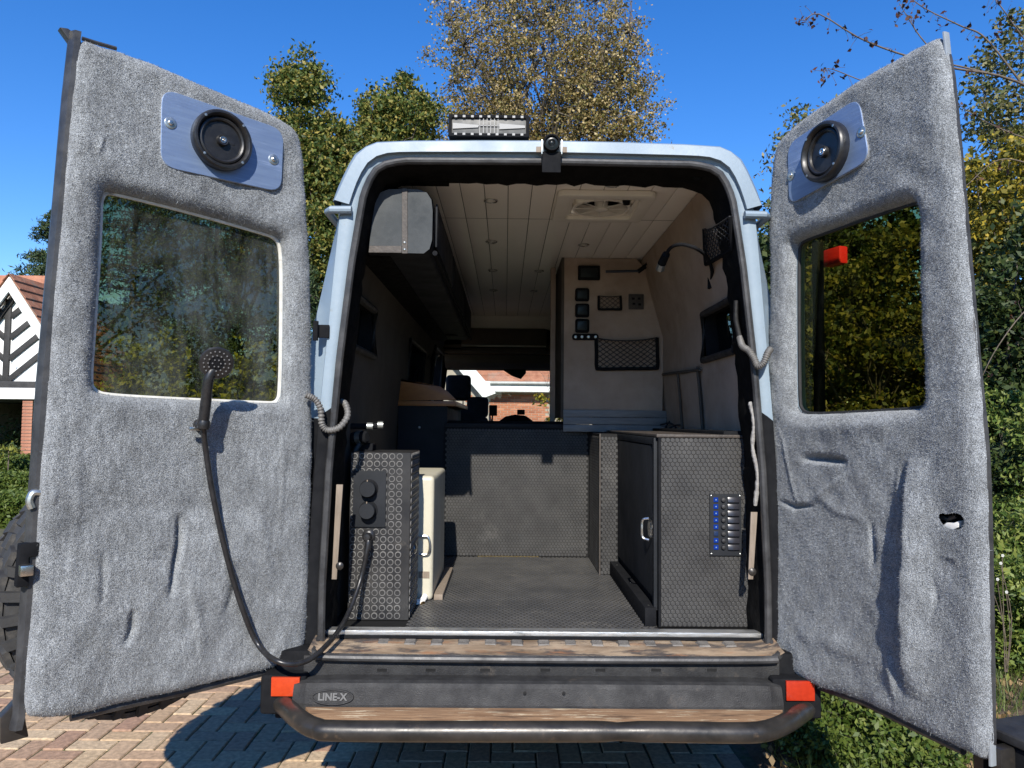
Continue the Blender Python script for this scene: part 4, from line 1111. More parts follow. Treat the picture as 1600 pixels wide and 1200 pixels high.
# speakers
def speaker_set(fr, door, corners, cen, bolts, lab):
    h = [fr.hit(u, v) for u, v in corners]
    us, vs_ = sorted(p[0] for p in h), sorted(p[1] for p in h)
    u0, u1 = (us[0] + us[1]) / 2, (us[2] + us[3]) / 2; v0, v1 = (vs_[0] + vs_[1]) / 2, (vs_[2] + vs_[3]) / 2
    # plate follows the door's slope slightly: use the measured corners, rounded
    cs = [np.array(x) for x in h]; pl = []
    for i, c in enumerate(cs):
        a = cs[i - 1] - c; b = cs[(i + 1) % 4] - c; r = .05
        a = a / np.linalg.norm(a) * r; b = b / np.linalg.norm(b) * r
        for t in np.linspace(0, 1, 7):
            pl.append(tuple(c + a * (1 - t) ** 2 + b * t ** 2))
    MB().prism(fr, pl, -.004, .007).build('speaker_plate', sky_tint_plate, door, bevel=0.001, seg=1)
    e = MB().ring(fr, [tuple(np.array(p) + (np.array(p) - np.mean(cs, 0)) * .004) for p in pl], pl, -.003, .005).build('plate_edge', plate_edge, door)
    cu, cv = fr.hit(*cen, .012)
    c = fr.pt(cu, cv, .007); n = fr.N
    MB().lathe([(.097, 0), (.099, .016), (.098, .028), (.093, .034), (.087, .0345), (.081, .028), (.078, .012)], c, n, 44).build('speaker_ring', speaker_black, door)
    MB().lathe([(.079, .013), (.075, .021), (.070, .023), (.065, .020), (.062, .012), (.045, .005), (.022, .0015), (.0001, .0012)], c, n, 44).build('speaker_cone', speaker_black, door)
    MB().lathe([(.019, .001), (.019, .022), (.0165, .0265), (.013, .0255)], c, n, 24).build('tweeter', speaker_black, door)
    MB().lathe([(.0125, .024), (.0105, .0275), (.006, .0275), (.004, .025), (.0001, .0285)], c, n, 20).build('tweeter_dome', brushed, door)
    MB().fbox(Frame(c, fr.U, fr.V, n), -.045, -.006, -.018, .006, .010, .014).build('tweeter_arm', speaker_black, door, bevel=0.002)
    for k in range(4):
        a = math.radians(45 + 90 * k)
        MB().lathe([(.0045, 0), (.0045, .0015), (.0001, .002)], c + fr.U * .0885 * math.cos(a) + fr.V * .0885 * math.sin(a) + n * .0342, n, 10).build('ring_screw', zinc, door)
    for u, v in bolts:
        bu, bv = fr.hit(u, v, .01)
        b = fr.pt(bu, bv, .007)
        MB().lathe([(.0185, 0), (.0185, .002), (.0175, .0026), (.0095, .0026)], b, n, 22).build('washer', zinc, door)
        MB().lathe([(.009, .0024), (.0088, .006), (.006, .0085), (.0001, .009)], b, n, 12).build('bolt', brushed, door)
    return c
speaker_set(FL, door_l, [(252, 138), (442, 204), (438, 301), (250, 260)], (345, 221), ((267, 192), (428, 249)), '')
speaker_set(FR, door_r, [(1233, 226), (1344, 152), (1361, 250), (1235, 321)], (1292, 238), ((1345, 206), (1235, 274)), '')
# torn hole: white foam and lock rod showing
hc = np.array(hole_r).mean(0)
MB().prism(FR, [tuple(hc + (np.array(p) - hc) * 1.4) for p in hole_r], -.04, -.034).build('hole_backing', black_plastic, door_r)
fp_ = [FR.hit(u, v, -.02) for u, v in ((1478, 822), (1486, 816), (1496, 817), (1506, 813), (1505, 824), (1494, 829), (1484, 828))]
MB().prism(FR, fp_, -.03, -.003).build('exposed_foam', foam, door_r, bevel=0.004)
MB().tube([FR.pt(*FR.hit(1468, 808, -.02), -.02), FR.pt(*FR.hit(1482, 812, -.02), -.018), FR.pt(*FR.hit(1494, 806, -.02), -.02)], .006, 8).build('lock_rod', strap_leather, door_r)
# lock and latch on the lock edge of the left door
la = [FL.hit(u, v, -.03) for u, v in ((30, 850), (62, 846), (58, 868), (44, 870), (44, 915), (24, 918))]
MB().prism(FL, la, -.055, -.018).build('latch', black_plastic, door_l, bevel=0.004)
p = FL.pt(*FL.hit(42, 888, -.02), -.015)
MB().fbox(Frame(p, FL.U, FL.V, FL.N), -.012, -.018, .02, .012, -.01, .02).build('latch_bolt', brushed, door_l, bevel=0.004)
hk = bez([FL.pt(*FL.hit(u, v, -.03), -.03) for u, v in ((66, 770), (52, 770), (46, 782), (50, 794))], 12)
MB().tube(hk, .010, 8).build('latch_hook', zinc, door_l)
br_ = [FL.hit(u, v, -.08) for u, v in ((0, 1120), (34, 1085), (40, 1130), (44, 1150), (0, 1162))]
MB().prism(FL, br_, -.11, -.07).build('hinge_bracket', bar_metal, door_l, bevel=0.004)

# ---------------------------------------------------------------- shower: head, clip, hose
head_c = FL.pt(*FL.hit(338, 566, .10), .10)
sh = thing('hand_shower', 'black hand shower on its clip with a long hose drooping to the control box', 'shower', head_c - Vector((0, 0, .2)))
view = (CAM - head_c).normalized()
ax = (view * 0.72 + FL.N * .25 + Vector((0.0, 0, -.30))).normalized()
MB().lathe([(.0001, -.022), (.02, -.020), (.04, -.010), (.0505, .002), (.052, .008), (.049, .0125), (.046, .0135)], head_c, ax, 32).build('shower_head', hose_black, sh)
MB().lathe([(.046, .0125), (.0001, .0145)], head_c, ax, 32).build('spray_face', black_plastic, sh)
a = ax.cross(Vector((0, 0, 1))).normalized(); b = ax.cross(a)
noz = []
for r, n in ((.012, 6), (.025, 12), (.038, 18)):
    for k in range(n):
        an = 2 * math.pi * k / n
        MB().lathe([(.0027, 0), (.002, .0035), (.0001, .004)], head_c + ax * .0135 + (a * math.cos(an) + b * math.sin(an)) * r, ax, 6).build('nozzle', pm('grey_nozzle', (.12, .12, .12), (.16, .16, .16), 30, .5), sh)
hp = [head_c - ax * .012 + Vector((0, 0, -.01)), FL.pt(*FL.hit(326, 592, .085), .085), FL.pt(*FL.hit(322, 625, .07), .07), FL.pt(*FL.hit(318, 658, .055), .055)]
MB().tube(bez(hp, 20), [.016] * 4 + [.0155 + .003 * math.sin(k / 17 * 3.1) for k in range(16)][:15] + [.0135] * 3 if False else .0165, 12).build('handle', hose_black, sh)
cl = FL.pt(*FL.hit(317, 664, .03), .03)
MB().lathe([(.02, -.03), (.02, -.012), (.011, 0), (.011, .02)], cl, FL.N, 16).build('wall_clip', hose_black, sh)
MB().lathe([(.018, -.012), (.021, .0), (.018, .014)], FL.pt(*FL.hit(318, 664, .055), .055), (0.1, 0, 1), 14).build('clip_ring', hose_black, sh)
MB().fbox(Frame(cl, FL.U, FL.V, FL.N), -.004, -.018, .045, -.006, .0, .01).build('clip_tab', brushed, sh, bevel=0.003)
BOXY = 0.22
hose = [FL.pt(*FL.hit(318, 668, .05), .05), FL.pt(*FL.hit(321, 700, .03), .03), FL.pt(*FL.hit(332, 770, .022), .022), FL.pt(*FL.hit(352, 860, .02), .02), FL.pt(*FL.hit(375, 940, .022), .022), FL.pt(*FL.hit(402, 1005, .03), .03), P(436, 1034, -.24), P(478, 1033, -.20), P(515, 1003, -.10), P(541, 965, .06), P(562, 910, .16), P(573, 862, BOXY - .05), P(575, 846, BOXY - .045)]
hq = bez(hose, 300)
MB().tube(hq, [.0088 * (1 + .07 * (i % 2)) for i in range(len(hq))], 10).build('hose', hose_black, sh, angle=80)
MB().lathe([(.0125, -.02), (.0125, .012), (.0095, .02)], P(575, 852, BOXY - .045), (P(575, 846, BOXY) - P(573, 862, BOXY)), 14).build('hose_nut', hose_black, sh)

# ---------------------------------------------------------------- things carried outside the doors
sw_c = FL.pt(.52, .925, -.25)
sw = thing('spare_wheel', 'chunky spare wheel hung outside the door with the shower', 'wheel', FL.pt(.52, .55, -.25))
MB().lathe([(.21, -.10), (.27, -.125), (.34, -.128), (.375, -.115), (.388, -.09), (.39, 0), (.388, .09), (.375, .115), (.34, .128), (.27, .125), (.21, .10)], sw_c, FL.N, 56).build('tyre', tyre_rubber, sw)
MB().lathe([(.215, -.11), (.2, -.06), (.16, -.05), (.08, -.08), (.0001, -.08)], sw_c, -FL.N, 32).build('rim', bar_metal, sw)
MB().lathe([(.215, -.105), (.2, .02), (.1, .03), (.0001, .03)], sw_c, FL.N, 32).build('rim', bar_metal, sw)
blk = MB().hexa([(-.026, -.034, 0), (.026, -.026, 0), (.026, .034, 0), (-.026, .026, 0), (-.022, -.03, .017), (.022, -.022, .017), (.022, .03, .017), (-.022, .022, .017)]).build('tread_block', tyre_rubber, None)
bme = blk.data; bpy.data.objects.remove(blk)
Wn = FL.N; Wu = FL.U; Wv = FL.V
for row, off, rad_, sh_ in ((-1, -.082, .385, 0), (0, 0, .388, .5), (1, .082, .385, 0)):
    for k in range(34):
        an = 2 * math.pi * (k + sh_) / 34
        rd = Wu * math.cos(an) + Wv * math.sin(an); tg = -Wu * math.sin(an) + Wv * math.cos(an)
        c = sw_c + rd * (rad_ - .003) + Wn * off
        sk = (tg + Wn * (.25 * row)).normalized(); nn = sk.cross(rd) * -1
        o = link('tread_block', bme, sw)
        M = Matrix((( sk.x, nn.x, rd.x, c.x), (sk.y, nn.y, rd.y, c.y), (sk.z, nn.z, rd.z, c.z), (0, 0, 0, 1)))
        o.matrix_basis = M
for k in range(34):  # shoulder lugs
    for s_ in (-1, 1):
        an = 2 * math.pi * (k + .5) / 34
        rd = Wu * math.cos(an) + Wv * math.sin(an); tg = -Wu * math.sin(an) + Wv * math.cos(an)
        c = sw_c + rd * .362 + Wn * (.122 * s_)
        zz = (Wn * s_ + rd * .35).normalized(); yy = zz.cross(tg)
        o = link('tread_block', bme, sw)
        o.matrix_basis = Matrix(((tg.x * .6, yy.x, zz.x, c.x), (tg.y * .6, yy.y, zz.y, c.y), (tg.z * .6, yy.z, zz.z, c.z), (0, 0, 0, 1)))
MB().tube([FL.pt(.52, .955, -.08), FL.pt(.52, .955, -.2)], .05, 14).build('carrier_hub', bar_metal, sw)

JN = -.30
jb = FR.hit(1279, 500, JN)
jk = thing('lifting_jack', 'black upright jack bar with a red head seen through the dark window', 'jack', FR.pt(jb[0], .75, JN))
zt_ = FR.hit(1279, 378, JN)[1]
MB().fbox(FR, jb[0] - .017, .75, jb[0] + .017, zt_, JN - .015, JN + .015).build('bar', black_plastic, jk, bevel=0.003)
r0, r1 = FR.hit(1293, 418, JN), FR.hit(1318, 384, JN)
MB().fbox(FR, r0[0], r0[1], r1[0], r1[1], JN - .02, JN + .02).build('jack_head', red_paint, jk, bevel=0.006)
MB().fbox(FR, jb[0] - .04, .72, jb[0] + .04, .76, JN - .03, JN + .03).build('foot', black_plastic, jk, bevel=0.004)
for z in (.9, 1.15):
    MB().fbox(FR, jb[0] - .03, z, jb[0] + .03, z + .03, JN + .012, -.055).build('bracket', black_plastic, jk, bevel=0.003)
Z0_ = 0
cb = thing('carrier_box', 'black storage box low outside the door with the torn hole', 'box', FR.pt(.82, .52, -.2))
MB().fbox(FR, .72, .52, .92, .65, -.30, -.10).build('box_body', black_plastic, cb, bevel=0.012, seg=3)
MB().fbox(FR, .71, .652, .93, .68, -.31, -.09).build('box_lid', black_rubber, cb, bevel=0.010, seg=3)
for u in (.75, .85):
    MB().fbox(FR, u, .60, u + .03, .67, -.32, -.305).build('box_catch', bar_metal, cb, bevel=0.003)
MB().tube(bez([FR.pt(.84, .68, -.2), FR.pt(.85, .73, -.2), FR.pt(.88, .74, -.2), FR.pt(.90, .68, -.2)], 14), .010, 8).build('box_handle', zinc, cb)
for k in range(2):
    MB().fbox(FR, .73 + k * .05, .56, .76 + k * .05, .65, -.10, -.05).build('box_bracket', bar_metal, cb, bevel=0.003)

# ---------------------------------------------------------------- furniture inside the van
# shower control box
bx0, bx1 = P(546, 800, BOXY).x, P(641, 800, BOXY).x
bz1 = P(600, 707, BOXY).z
sb = thing('shower_box', 'black studded rubber box with two round tap knobs by the left jamb', 'cabinet', ((bx0 + bx1) / 2, BOXY + .14, .70))
body = MB().box((bx0, BOXY, .702), (bx1, BOXY + .28, bz1)).build('box_body', coin_rubber, sb, bevel=0.002, seg=1)
ff = Frame((0, BOXY, 0), (1, 0, 0), (0, 0, 1), (0, -1, 0)); fsd = Frame((bx1, 0, 0), (0, 1, 0), (0, 0, 1), (1, 0, 0))
tv, tf = coin_template(.0128, .003)
field('rubber_studs', ff, sq_grid(bx0 + .002, .705, bx1 - .002, bz1, .0292), tv, tf, [coin_rubber, ring_highlight], body, ring=28)
field('rubber_studs', fsd, sq_grid(BOXY + .004, .705, BOXY + .278, bz1, .0292), tv, tf, [coin_rubber, ring_highlight], body, ring=28)
a, b = P(551, 823, BOXY - .004), P(604, 736, BOXY - .004)
pl_t = MB().box((a.x, BOXY - .010, a.z), (b.x, BOXY - .0005, b.z)).build('tap_plate', dark_panel, sb, bevel=0.002)
for u, v in ((575, 764), (574, 798)):
    c = P(u, v, BOXY - .03); c.y = BOXY - .010
    MB().lathe([(.036, 0), (.036, .004), (.033, .005)], c, (0, -1, 0), 28).build('knob_collar', black_plastic, pl_t)
    MB().lathe([(.029, .004), (.0305, .012), (.0305, .036), (.029, .039), (.0001, .0395)], c, (0, -1, 0), 28).build('tap_knob', dark_panel, pl_t)
    MB().box((c.x - .002, BOXY - .062 + .014, c.z + .021), (c.x + .002, BOXY - .05 + .004, c.z + .036)).build('knob_pointer', pale_wood, pl_t)
c = P(575, 838, BOXY - .02); c.y = BOXY
MB().lathe([(.026, 0), (.026, .006), (.02, .012), (.0145, .014), (.0145, .04), (.012, .048), (.0001, .049)], c, (0, -1, 0), 24).build('hose_outlet', hose_black, sb)
c = PX(647, 857, bx1)
MB().lathe([(.022, 0), (.022, .006), (.014, .010), (.0001, .011)], c, (1, 0, 0), 20).build('side_latch', brushed, sb)
for v in (920, 760):
    pass
# pump and pipework above the box
pp = thing('water_pump', 'small grey pump and pipes above the studded box', 'pump', P(565, 700, .32))
MB().lathe([(.0001, -.03), (.026, -.03), (.026, .03), (.018, .036), (.0001, .036)], P(562, 684, .34), (.8, -.3, .1), 18).build('pump_body', black_plastic, pp)
MB().lathe([(.0275, -.01), (.0275, .012)], P(562, 684, .34), (.8, -.3, .1), 18).build('pump_band', zinc, pp)
MB().tube([P(545, 666, .34), P(580, 666, .36), P(598, 664, .37)], .012, 8).build('pipe', black_plastic, pp)
MB().lathe([(.016, -.012), (.016, .012)], P(578, 666, .355), (1, .1, 0), 14).build('pipe_clamp', zinc, pp)
MB().lathe([(.016, -.01), (.016, .012)], P(594, 664, .365), (1, .1, 0), 14).build('pipe_clamp', zinc, pp)
MB().tube(bez([P(562, 694, .33), P(556, 704, .32), P(553, 720, .31)], 10), .011, 8).build('pipe', black_rubber, pp)
MB().box((P(562, 684, .34).x - .05, .36, bz1), (P(562, 684, .34).x + .05, .44, bz1 + .03)).build('pump_foot', black_plastic, pp, bevel=0.004)

# cloudy white water tank with brass tap
YT = 0.53
tx0, tx1 = bx1 + .006 - .10, P(677, 850, YT).x
tz1 = P(665, 744, YT).z
tk = thing('water_tank', 'cloudy white plastic water tank with handle and brass drain tap', 'tank', ((tx0 + tx1) / 2, YT + .25, .70))
tank = MB().box((tx0, YT, .703), (tx1, YT + .60, tz1)).build('tank_body', tank_plastic, tk, bevel=0.022, seg=4)
ft = Frame((0, YT, 0), (1, 0, 0), (0, 0, 1), (0, -1, 0))
hb = [P(u, v, YT - .012) for u, v in ((655, 866), (667, 866), (671, 860), (671, 846), (667, 838), (655, 838))]
MB().tube(bez(hb, 24), .0055, 8).build('tank_handle', brushed, tk)
MB().box(P(654, 903, YT) - Vector((0, .003, 0)), P(671, 893, YT) + Vector((0, .001, 0))).build('tank_sticker', pale_wood, tk)
c = P(660, 937, YT - .03)
MB().tube([P(664, 932, YT), P(660, 938, YT - .03), P(649, 944, YT - .05)], .0135, 12).build('tap_elbow', foam, tk)
MB().lathe([(.018, -.01), (.018, .012)], P(651, 943, YT - .045), (-.6, -.5, -.3), 12).build('tap_elbow', foam, tk)
MB().tube([P(660, 940, YT - .03), P(657, 950, YT - .06), P(656, 957, YT - .075)], [.012, .0105, .009], 12).build('drain_tap', brass, tk)
MB().lathe([(.014, -.006), (.014, .006)], P(657, 952, YT - .065), (-.1, -.5, -.8), 6).build('drain_nut', brass, tk)
a0 = PZ(690, 940, .702); a1 = PZ(714, 872, .702)
MB().hexa([(tx1 + .004, YT + .02, .702), (a0.x + .002, YT + .02, .702), (a0.x + .004, YT + .62, .702), (tx1 + .004, YT + .62, .702), (tx1 + .004, YT + .02, .726), (a0.x + .002, YT + .02, .726), (a0.x + .004, YT + .62, .726), (tx1 + .004, YT + .62, .726)]).build('tank_batten', pale_wood, None, bevel=0.002)
tag(bpy.data.objects['tank_batten'], 'bare wooden batten on the floor against the white tank', 'batten')

# tall bench divider faced with hexagon rubber
YB = 1.60
dx0, dx1 = P(694, 760, YB).x, P(921, 760, YB).x
zt2 = P(800, 668, YB).z
bn = thing('bench_unit', 'wide bench unit faced in grey hexagon rubber across the cabin', 'bench', ((dx0 + dx1) / 2, YB + .3, .70))
panel = MB().box((dx0, YB, .702), (dx1, YB + .018, zt2)).build('front_panel', hex_groove, bn)
fbn = Frame((0, YB, 0), (1, 0, 0), (0, 0, 1), (0, -1, 0))
tv, tf = hex_template(.0098, .0014, .80)
field('rubber_hexagons', fbn, hex_grid(dx0 + .002, .704, dx1 - .002, zt2 - .005, .0182), tv, tf, hex_rubber, panel)
MB().box((dx0 + .0, YB - .006, zt2), (dx1 - .0, YB + .04, zt2 + .022)).build('top_rail', dark_panel, bn, bevel=0.003)
MB().box((dx0 + .02, YB + .03, zt2 + .022), (dx1 - .07, YB + .5, zt2 + .038)).build('bench_top', black_plastic, bn, bevel=0.003)
MB().box((dx0, YB + .018, .702), (dx1, YB + .55, zt2 - .02)).build('carcass', dark_panel, bn)
MB().box((-.30, YB - .004, .701), (.05, YB - .0015, .7045)).build('floor_edge_strip', brass, bn)

# hexagon-clad storage cabinet with side door and switch panel
YC = 0.15
cx0, cx1 = P(1029, 830, YC).x, P(1173, 830, YC).x
cz1 = P(1100, 684, YC).z
sc_ = thing('storage_cabinet', 'grey hexagon-clad cabinet with a silver door pull and a switch panel', 'cabinet', ((cx0 + cx1) / 2, .7, .70))
yb_ = 1.22
front = MB().box((cx0, YC, .703), (cx1, YC + .018, cz1)).build('front_panel', hex_groove, sc_, bevel=0.0015, seg=1)
fc = Frame((0, YC, 0), (1, 0, 0), (0, 0, 1), (0, -1, 0))
tv, tf = hex_template(.0096, .0012, .82)
field('rubber_hexagons', fc, hex_grid(cx0 + .001, .705, cx1 + .004, cz1, .0178), tv, tf, hex_rubber, front)
MB().box((cx0 - .001, YC - .0045, .703), (cx0 + .009, YC + .018, cz1 + .001)).build('corner_strip', black_plastic, sc_, bevel=0.001)
MB().box((cx0, YC + .0182, .703), (cx1, yb_, cz1 - .001)).build('carcass', black_plastic, sc_)
MB().box((cx0 - .008, YC - .004, cz1), (cx1 + .01, yb_ + .32, cz1 + .012)).build('cabinet_top', strap_leather, sc_, bevel=0.003)
# side: framed door
for y0, y1 in ((YC + .02, YC + .05), (yb_ - .03, yb_)):
    MB().box((cx0 - .014, y0, .76), (cx0, y1, cz1 - .002)).build('door_frame', dark_panel, sc_, bevel=0.002)
MB().box((cx0 - .014, YC + .05, cz1 - .03), (cx0, yb_ - .03, cz1 - .002)).build('door_frame', dark_panel, sc_, bevel=0.002)
dr = MB().box((cx0 - .010, YC + .054, .80), (cx0 - .001, yb_ - .034, cz1 - .034)).build('cabinet_door', dark_panel, sc_, bevel=0.002)
hc_ = PX(1018, 826, cx0 - .01)
MB().lathe([(.005, 0), (.036, .0), (.036, .004), (.030, .010), (.0001, .014)], hc_, (-1, 0, 0), 24).build('door_pull', brushed, dr)
MB().tube(bez([hc_ + Vector((-.012, -.012, -.042)), hc_ + Vector((-.034, 0, -.034)), hc_ + Vector((-.038, 0, 0)), hc_ + Vector((-.034, 0, .034)), hc_ + Vector((-.012, -.012, .042))], 20), .0055, 8).build('door_pull', brushed, dr)
MB().box((cx0 - .05, YC + .01, .702), (cx0 - .006, yb_ + .02, .772)).build('floor_rail', black_plastic, sc_, bevel=0.004)
for y in (.2, .6, 1.0):
    MB().lathe([(.004, 0), (.0001, .001)], (cx0 - .028, y, .7722), (0, 0, 1), 8).build('screw', zinc, sc_)
# stepped column of the cabinet behind the door
kx0, kx1 = P(937, 800, 1.10).x, P(966, 800, 1.10).x
col_ = MB().box((kx0, 1.10, .703), (cx0 + .02, 1.57, cz1 - .003)).build('column', hex_groove, sc_)
field('rubber_hexagons', Frame((0, 1.10, 0), (1, 0, 0), (0, 0, 1), (0, -1, 0)), hex_grid(kx0 + .004, .705, cx0 - .002, cz1 - .006, .0178), tv, tf, hex_rubber, col_)
field('rubber_hexagons', Frame((kx0, 0, 0), (0, 1, 0), (0, 0, 1), (-1, 0, 0)), hex_grid(1.105, .705, 1.565, cz1 - .006, .0178), tv, tf, hex_rubber, col_)
MB().box((kx0 - .003, 1.096, .703), (kx0 + .004, 1.105, cz1 - .002)).build('corner_strip', strap_leather, sc_)
# switch panel
sp0, sp1 = P(1109, 868, YC - .006), P(1158, 772, YC - .006)
spn = MB().box((sp0.x, YC - .009, sp0.z), (sp1.x, YC - .0015, sp1.z)).build('switch_panel', dark_panel, sc_, bevel=0.002)
led = emit_mat('blue_indicator', (0.03, 0.13, 0.9), 0.28)
led_dim = pm('dark_indicator', (.01, .02, .06), (.012, .03, .08), 30, .3)
w, h = sp1.x - sp0.x, sp1.z - sp0.z
dot = emit_mat('indicator_glyph', (0.5, 0.75, 1.0), 0.5)
rocker_m = pm('rocker_black', (.014, .014, .018), (.022, .022, .028), 30, .25)
for k in range(8):
    z = sp1.z - h * (k + .85) / 9.1
    x = sp0.x + w * .19
    MB().box((x - .0085, YC - .0125, z - .0085), (x + .0085, YC - .009, z + .0085)).build('indicator', led_dim if k == 5 else led, spn, bevel=0.001)
    if k != 5: MB().box((x - .002, YC - .0132, z - .002), (x + .002, YC - .0126, z + .002)).build('indicator_glyph', dot, spn)
    MB().lathe([(.0095, 0), (.0095, .004), (.007, .009), (.0001, .0105)], (sp0.x + w * .42, YC - .009, z), (0, -1, 0), 14).build('breaker', black_rubber, spn)
    rx0, rx1 = sp0.x + w * .56, sp0.x + w * .93
    MB().hexa([(rx0, YC - .009, z - .0105), (rx1, YC - .009, z - .0105), (rx1, YC - .017, z - .0095), (rx0, YC - .017, z - .0095), (rx0, YC - .009, z + .0105), (rx1, YC - .009, z + .0105), (rx1, YC - .012, z + .0095), (rx0, YC - .012, z + .0095)]).build('rocker_switch', rocker_m, spn, bevel=0.0015)
for ux in (.05, .95):
    for uz in (.03, .97):
        MB().lathe([(.003, 0), (.0001, .0015)], (sp0.x + w * ux, YC - .0092, sp0.z + h * uz), (0, -1, 0), 8).build('panel_screw', zinc, spn)

# overhead locker along the left wall
YL = 0.085
ep = [(576, 394), (580, 355), (586, 318), (594, 301), (606, 296), (630, 295), (654, 296), (667, 301), (674, 312), (676, 330), (675, 375), (671, 389), (662, 396)]
e3 = [P(u, v, YL) for u, v in ep]
ol_ = thing('overhead_locker', 'long overhead locker with grey rounded end and cracked leather straps', 'locker', (-.55, YL, 2.10))
k = len(e3)
MB().add(e3 + [p + Vector((0, .004, 0)) for p in e3], [list(range(k))] + [(i, (i + 1) % k, k + (i + 1) % k, k + i) for i in range(k)]).build('end_panel', locker_grey, ol_)
off = [Vector((p.x + .004 * (1 if p.x > -.5 else -1), YL + .004, p.z)) for p in e3]
back = [Vector((p.x, 3.0, p.z)) for p in off]
MB().strip([off, back], True).build('locker_body', dark_panel, ol_, angle=50)
MB().add(back, [list(range(k))]).build('far_end', dark_panel, ol_)
MB().box((-.78, YL + .06, 2.10), (-.60, 3.0, 2.43)).build('locker_back', tar_trim, ol_)
for y0, y1 in ((.14, .98), (1.02, 1.98), (2.02, 2.94)):
    xr = e3[9].x + .0055
    MB().box((xr, y0, e3[11].z + .02), (xr + .008, y1, e3[8].z)).build('locker_flap', dark_panel, ol_, bevel=0.003)
MB().tube([(e3[9].x + .01, YL + .01, e3[12].z + .004), (e3[9].x + .01, 2.98, e3[12].z + .004)], .010, 8).build('light_rail', black_plastic, ol_)
def sp_quad(pts, name):
    q_ = [P(u, v, YL - .004) for u, v in pts]
    return MB().hexa(q_ + [p + Vector((0, .0035, 0)) for p in q_] if False else [q_[0], q_[1], q_[1] + Vector((0, .0035, 0)), q_[0] + Vector((0, .0035, 0)), q_[3], q_[2], q_[2] + Vector((0, .0035, 0)), q_[3] + Vector((0, .0035, 0))]).build(name, strap_leather, ol_, bevel=0.0008, seg=1)
sp_quad([(628, 396), (637, 396), (636.5, 294), (628, 294)], 'strap')
sp_quad([(576, 394.5), (627.5, 395), (627.5, 384), (577, 384)], 'strap')
for u, v in ((632, 379), (632, 390)):
    MB().lathe([(.006, 0), (.004, .002), (.0001, .003)], P(u, v, YL - .005), (0, -1, 0), 12).build('strap_stud', zinc, ol_)
MB().lathe([(.05, 0), (.045, .006), (.0001, .008)], (-.55, 2.7, e3[0].z), (0, 0, -1), 20).build('under_lamp', black_plastic, ol_)
MB().tube([(-.745, .10, 2.06), (-.745, 3.0, 2.06)], .012, 6).build('rear_batten', black_plastic, ol_)
# black gap filler between the locker and the roof edge
MB().box((-.66, YL + .05, 2.395), (-.38, YL + .10, 2.43)).build('filler', tar_trim, ol_)

# kitchen unit with wooden upstand
YK = 1.62
kxr = P(716, 625, YK + .2).x
ku = thing('kitchen_unit', 'dark kitchen unit with a warm wooden worktop behind the shower box', 'kitchen unit', (-.6, 2.2, .70))
kz = P(650, 626, YK).z
MB().box((-.775, YK, .703), (kxr - .05, 2.95, kz - .03)).build('carcass', dark_panel, ku, bevel=0.003)
MB().box((-.778, YK - .012, kz - .03), (kxr, 2.96, kz)).build('worktop', oak, ku, bevel=0.004)
fk = Frame((0, YK, 0), (1, 0, 0), (0, 0, 1), (0, -1, 0))
up = [(-.775, kz)] + [(P(u, v, YK).x, P(u, v, YK).z) for u, v in ((713, 625), (700, 612), (688, 604), (660, 598), (630, 594), (608, 592))] + [(-.775, P(608, 592, YK).z)]
MB().prism(fk, up, -.02, .004).build('upstand', oak, ku, bevel=0.002)
MB().lathe([(.008, 0), (.006, .01), (.0001, .012)], P(655, 668, YK), (0, -1, 0), 10).build('door_knob', zinc, ku)

# ---------------------------------------------------------------- fittings on the partition
fpp = Frame((0, YP, 0), (1, 0, 0), (0, 0, 1), (0, -1, 0))
def plate(u0, v0, u1, v1, dpt, r, mat, name, parent=None, n0=.0005):
    a, b = fpp.hit(u0, v1), fpp.hit(u1, v0)
    return MB().prism(fpp, rrect(a[0], a[1], b[0], b[1], r), n0, dpt).build(name, mat, parent, bevel=0.002, seg=2)
mn = thing('monitor', 'small black control screen at the top of the tan partition', 'screen', fpp.pt(*fpp.hit(920, 438)))
plate(903, 416, 937, 438, .018, .006, black_plastic, 'casing', mn)
plate(907, 420, 933, 434, .0195, .003, screen_mat, 'screen', mn, .018)
for k, (v0_, v1_, w_) in enumerate(((451, 471, 'topmost'), (475, 496, 'middle'), (499, 520, 'lowest'))):
    t = thing('wall_switch', w_ + ' of the three square black switches on the tan partition', 'switch', fpp.pt(*fpp.hit(909, v1_)), 'square switches on the partition')
    plate(898.5, v0_, 920.5, v1_, .014, .012, black_plastic, 'surround', t)
    plate(902, v0_ + 3, 917, v1_ - 4, .017, .006, screen_mat, 'rocker', t, .014)
st_ = thing('socket_strip', 'black strip of four small round sockets beside the mesh pocket', 'socket', fpp.pt(*fpp.hit(914, 531)))
plate(893.5, 522, 935, 531.5, .014, .016, black_plastic, 'strip', st_)
for u in (899, 909, 919, 930):
    MB().lathe([(.0085, 0), (.0085, .004), (.0055, .005), (.005, .001)], fpp.pt(*fpp.hit(u, 526.7), .014), (0, -1, 0), 14).build('socket', zinc, st_)
so = thing('wall_socket', 'brown metal double socket plate on the tan partition', 'socket', fpp.pt(*fpp.hit(994, 483)))
plate(982, 460, 1005.5, 483.5, .010, .004, strap_leather, 'plate', so)
for u, v in ((989, 467), (998, 467), (990, 475), (999, 476)):
    a = fpp.hit(u, v)
    MB().fbox(fpp, a[0] - .008, a[1] - .006, a[0] + .008, a[1] + .006, .009, .0115).build('socket_insert', black_plastic, so, bevel=0.001)
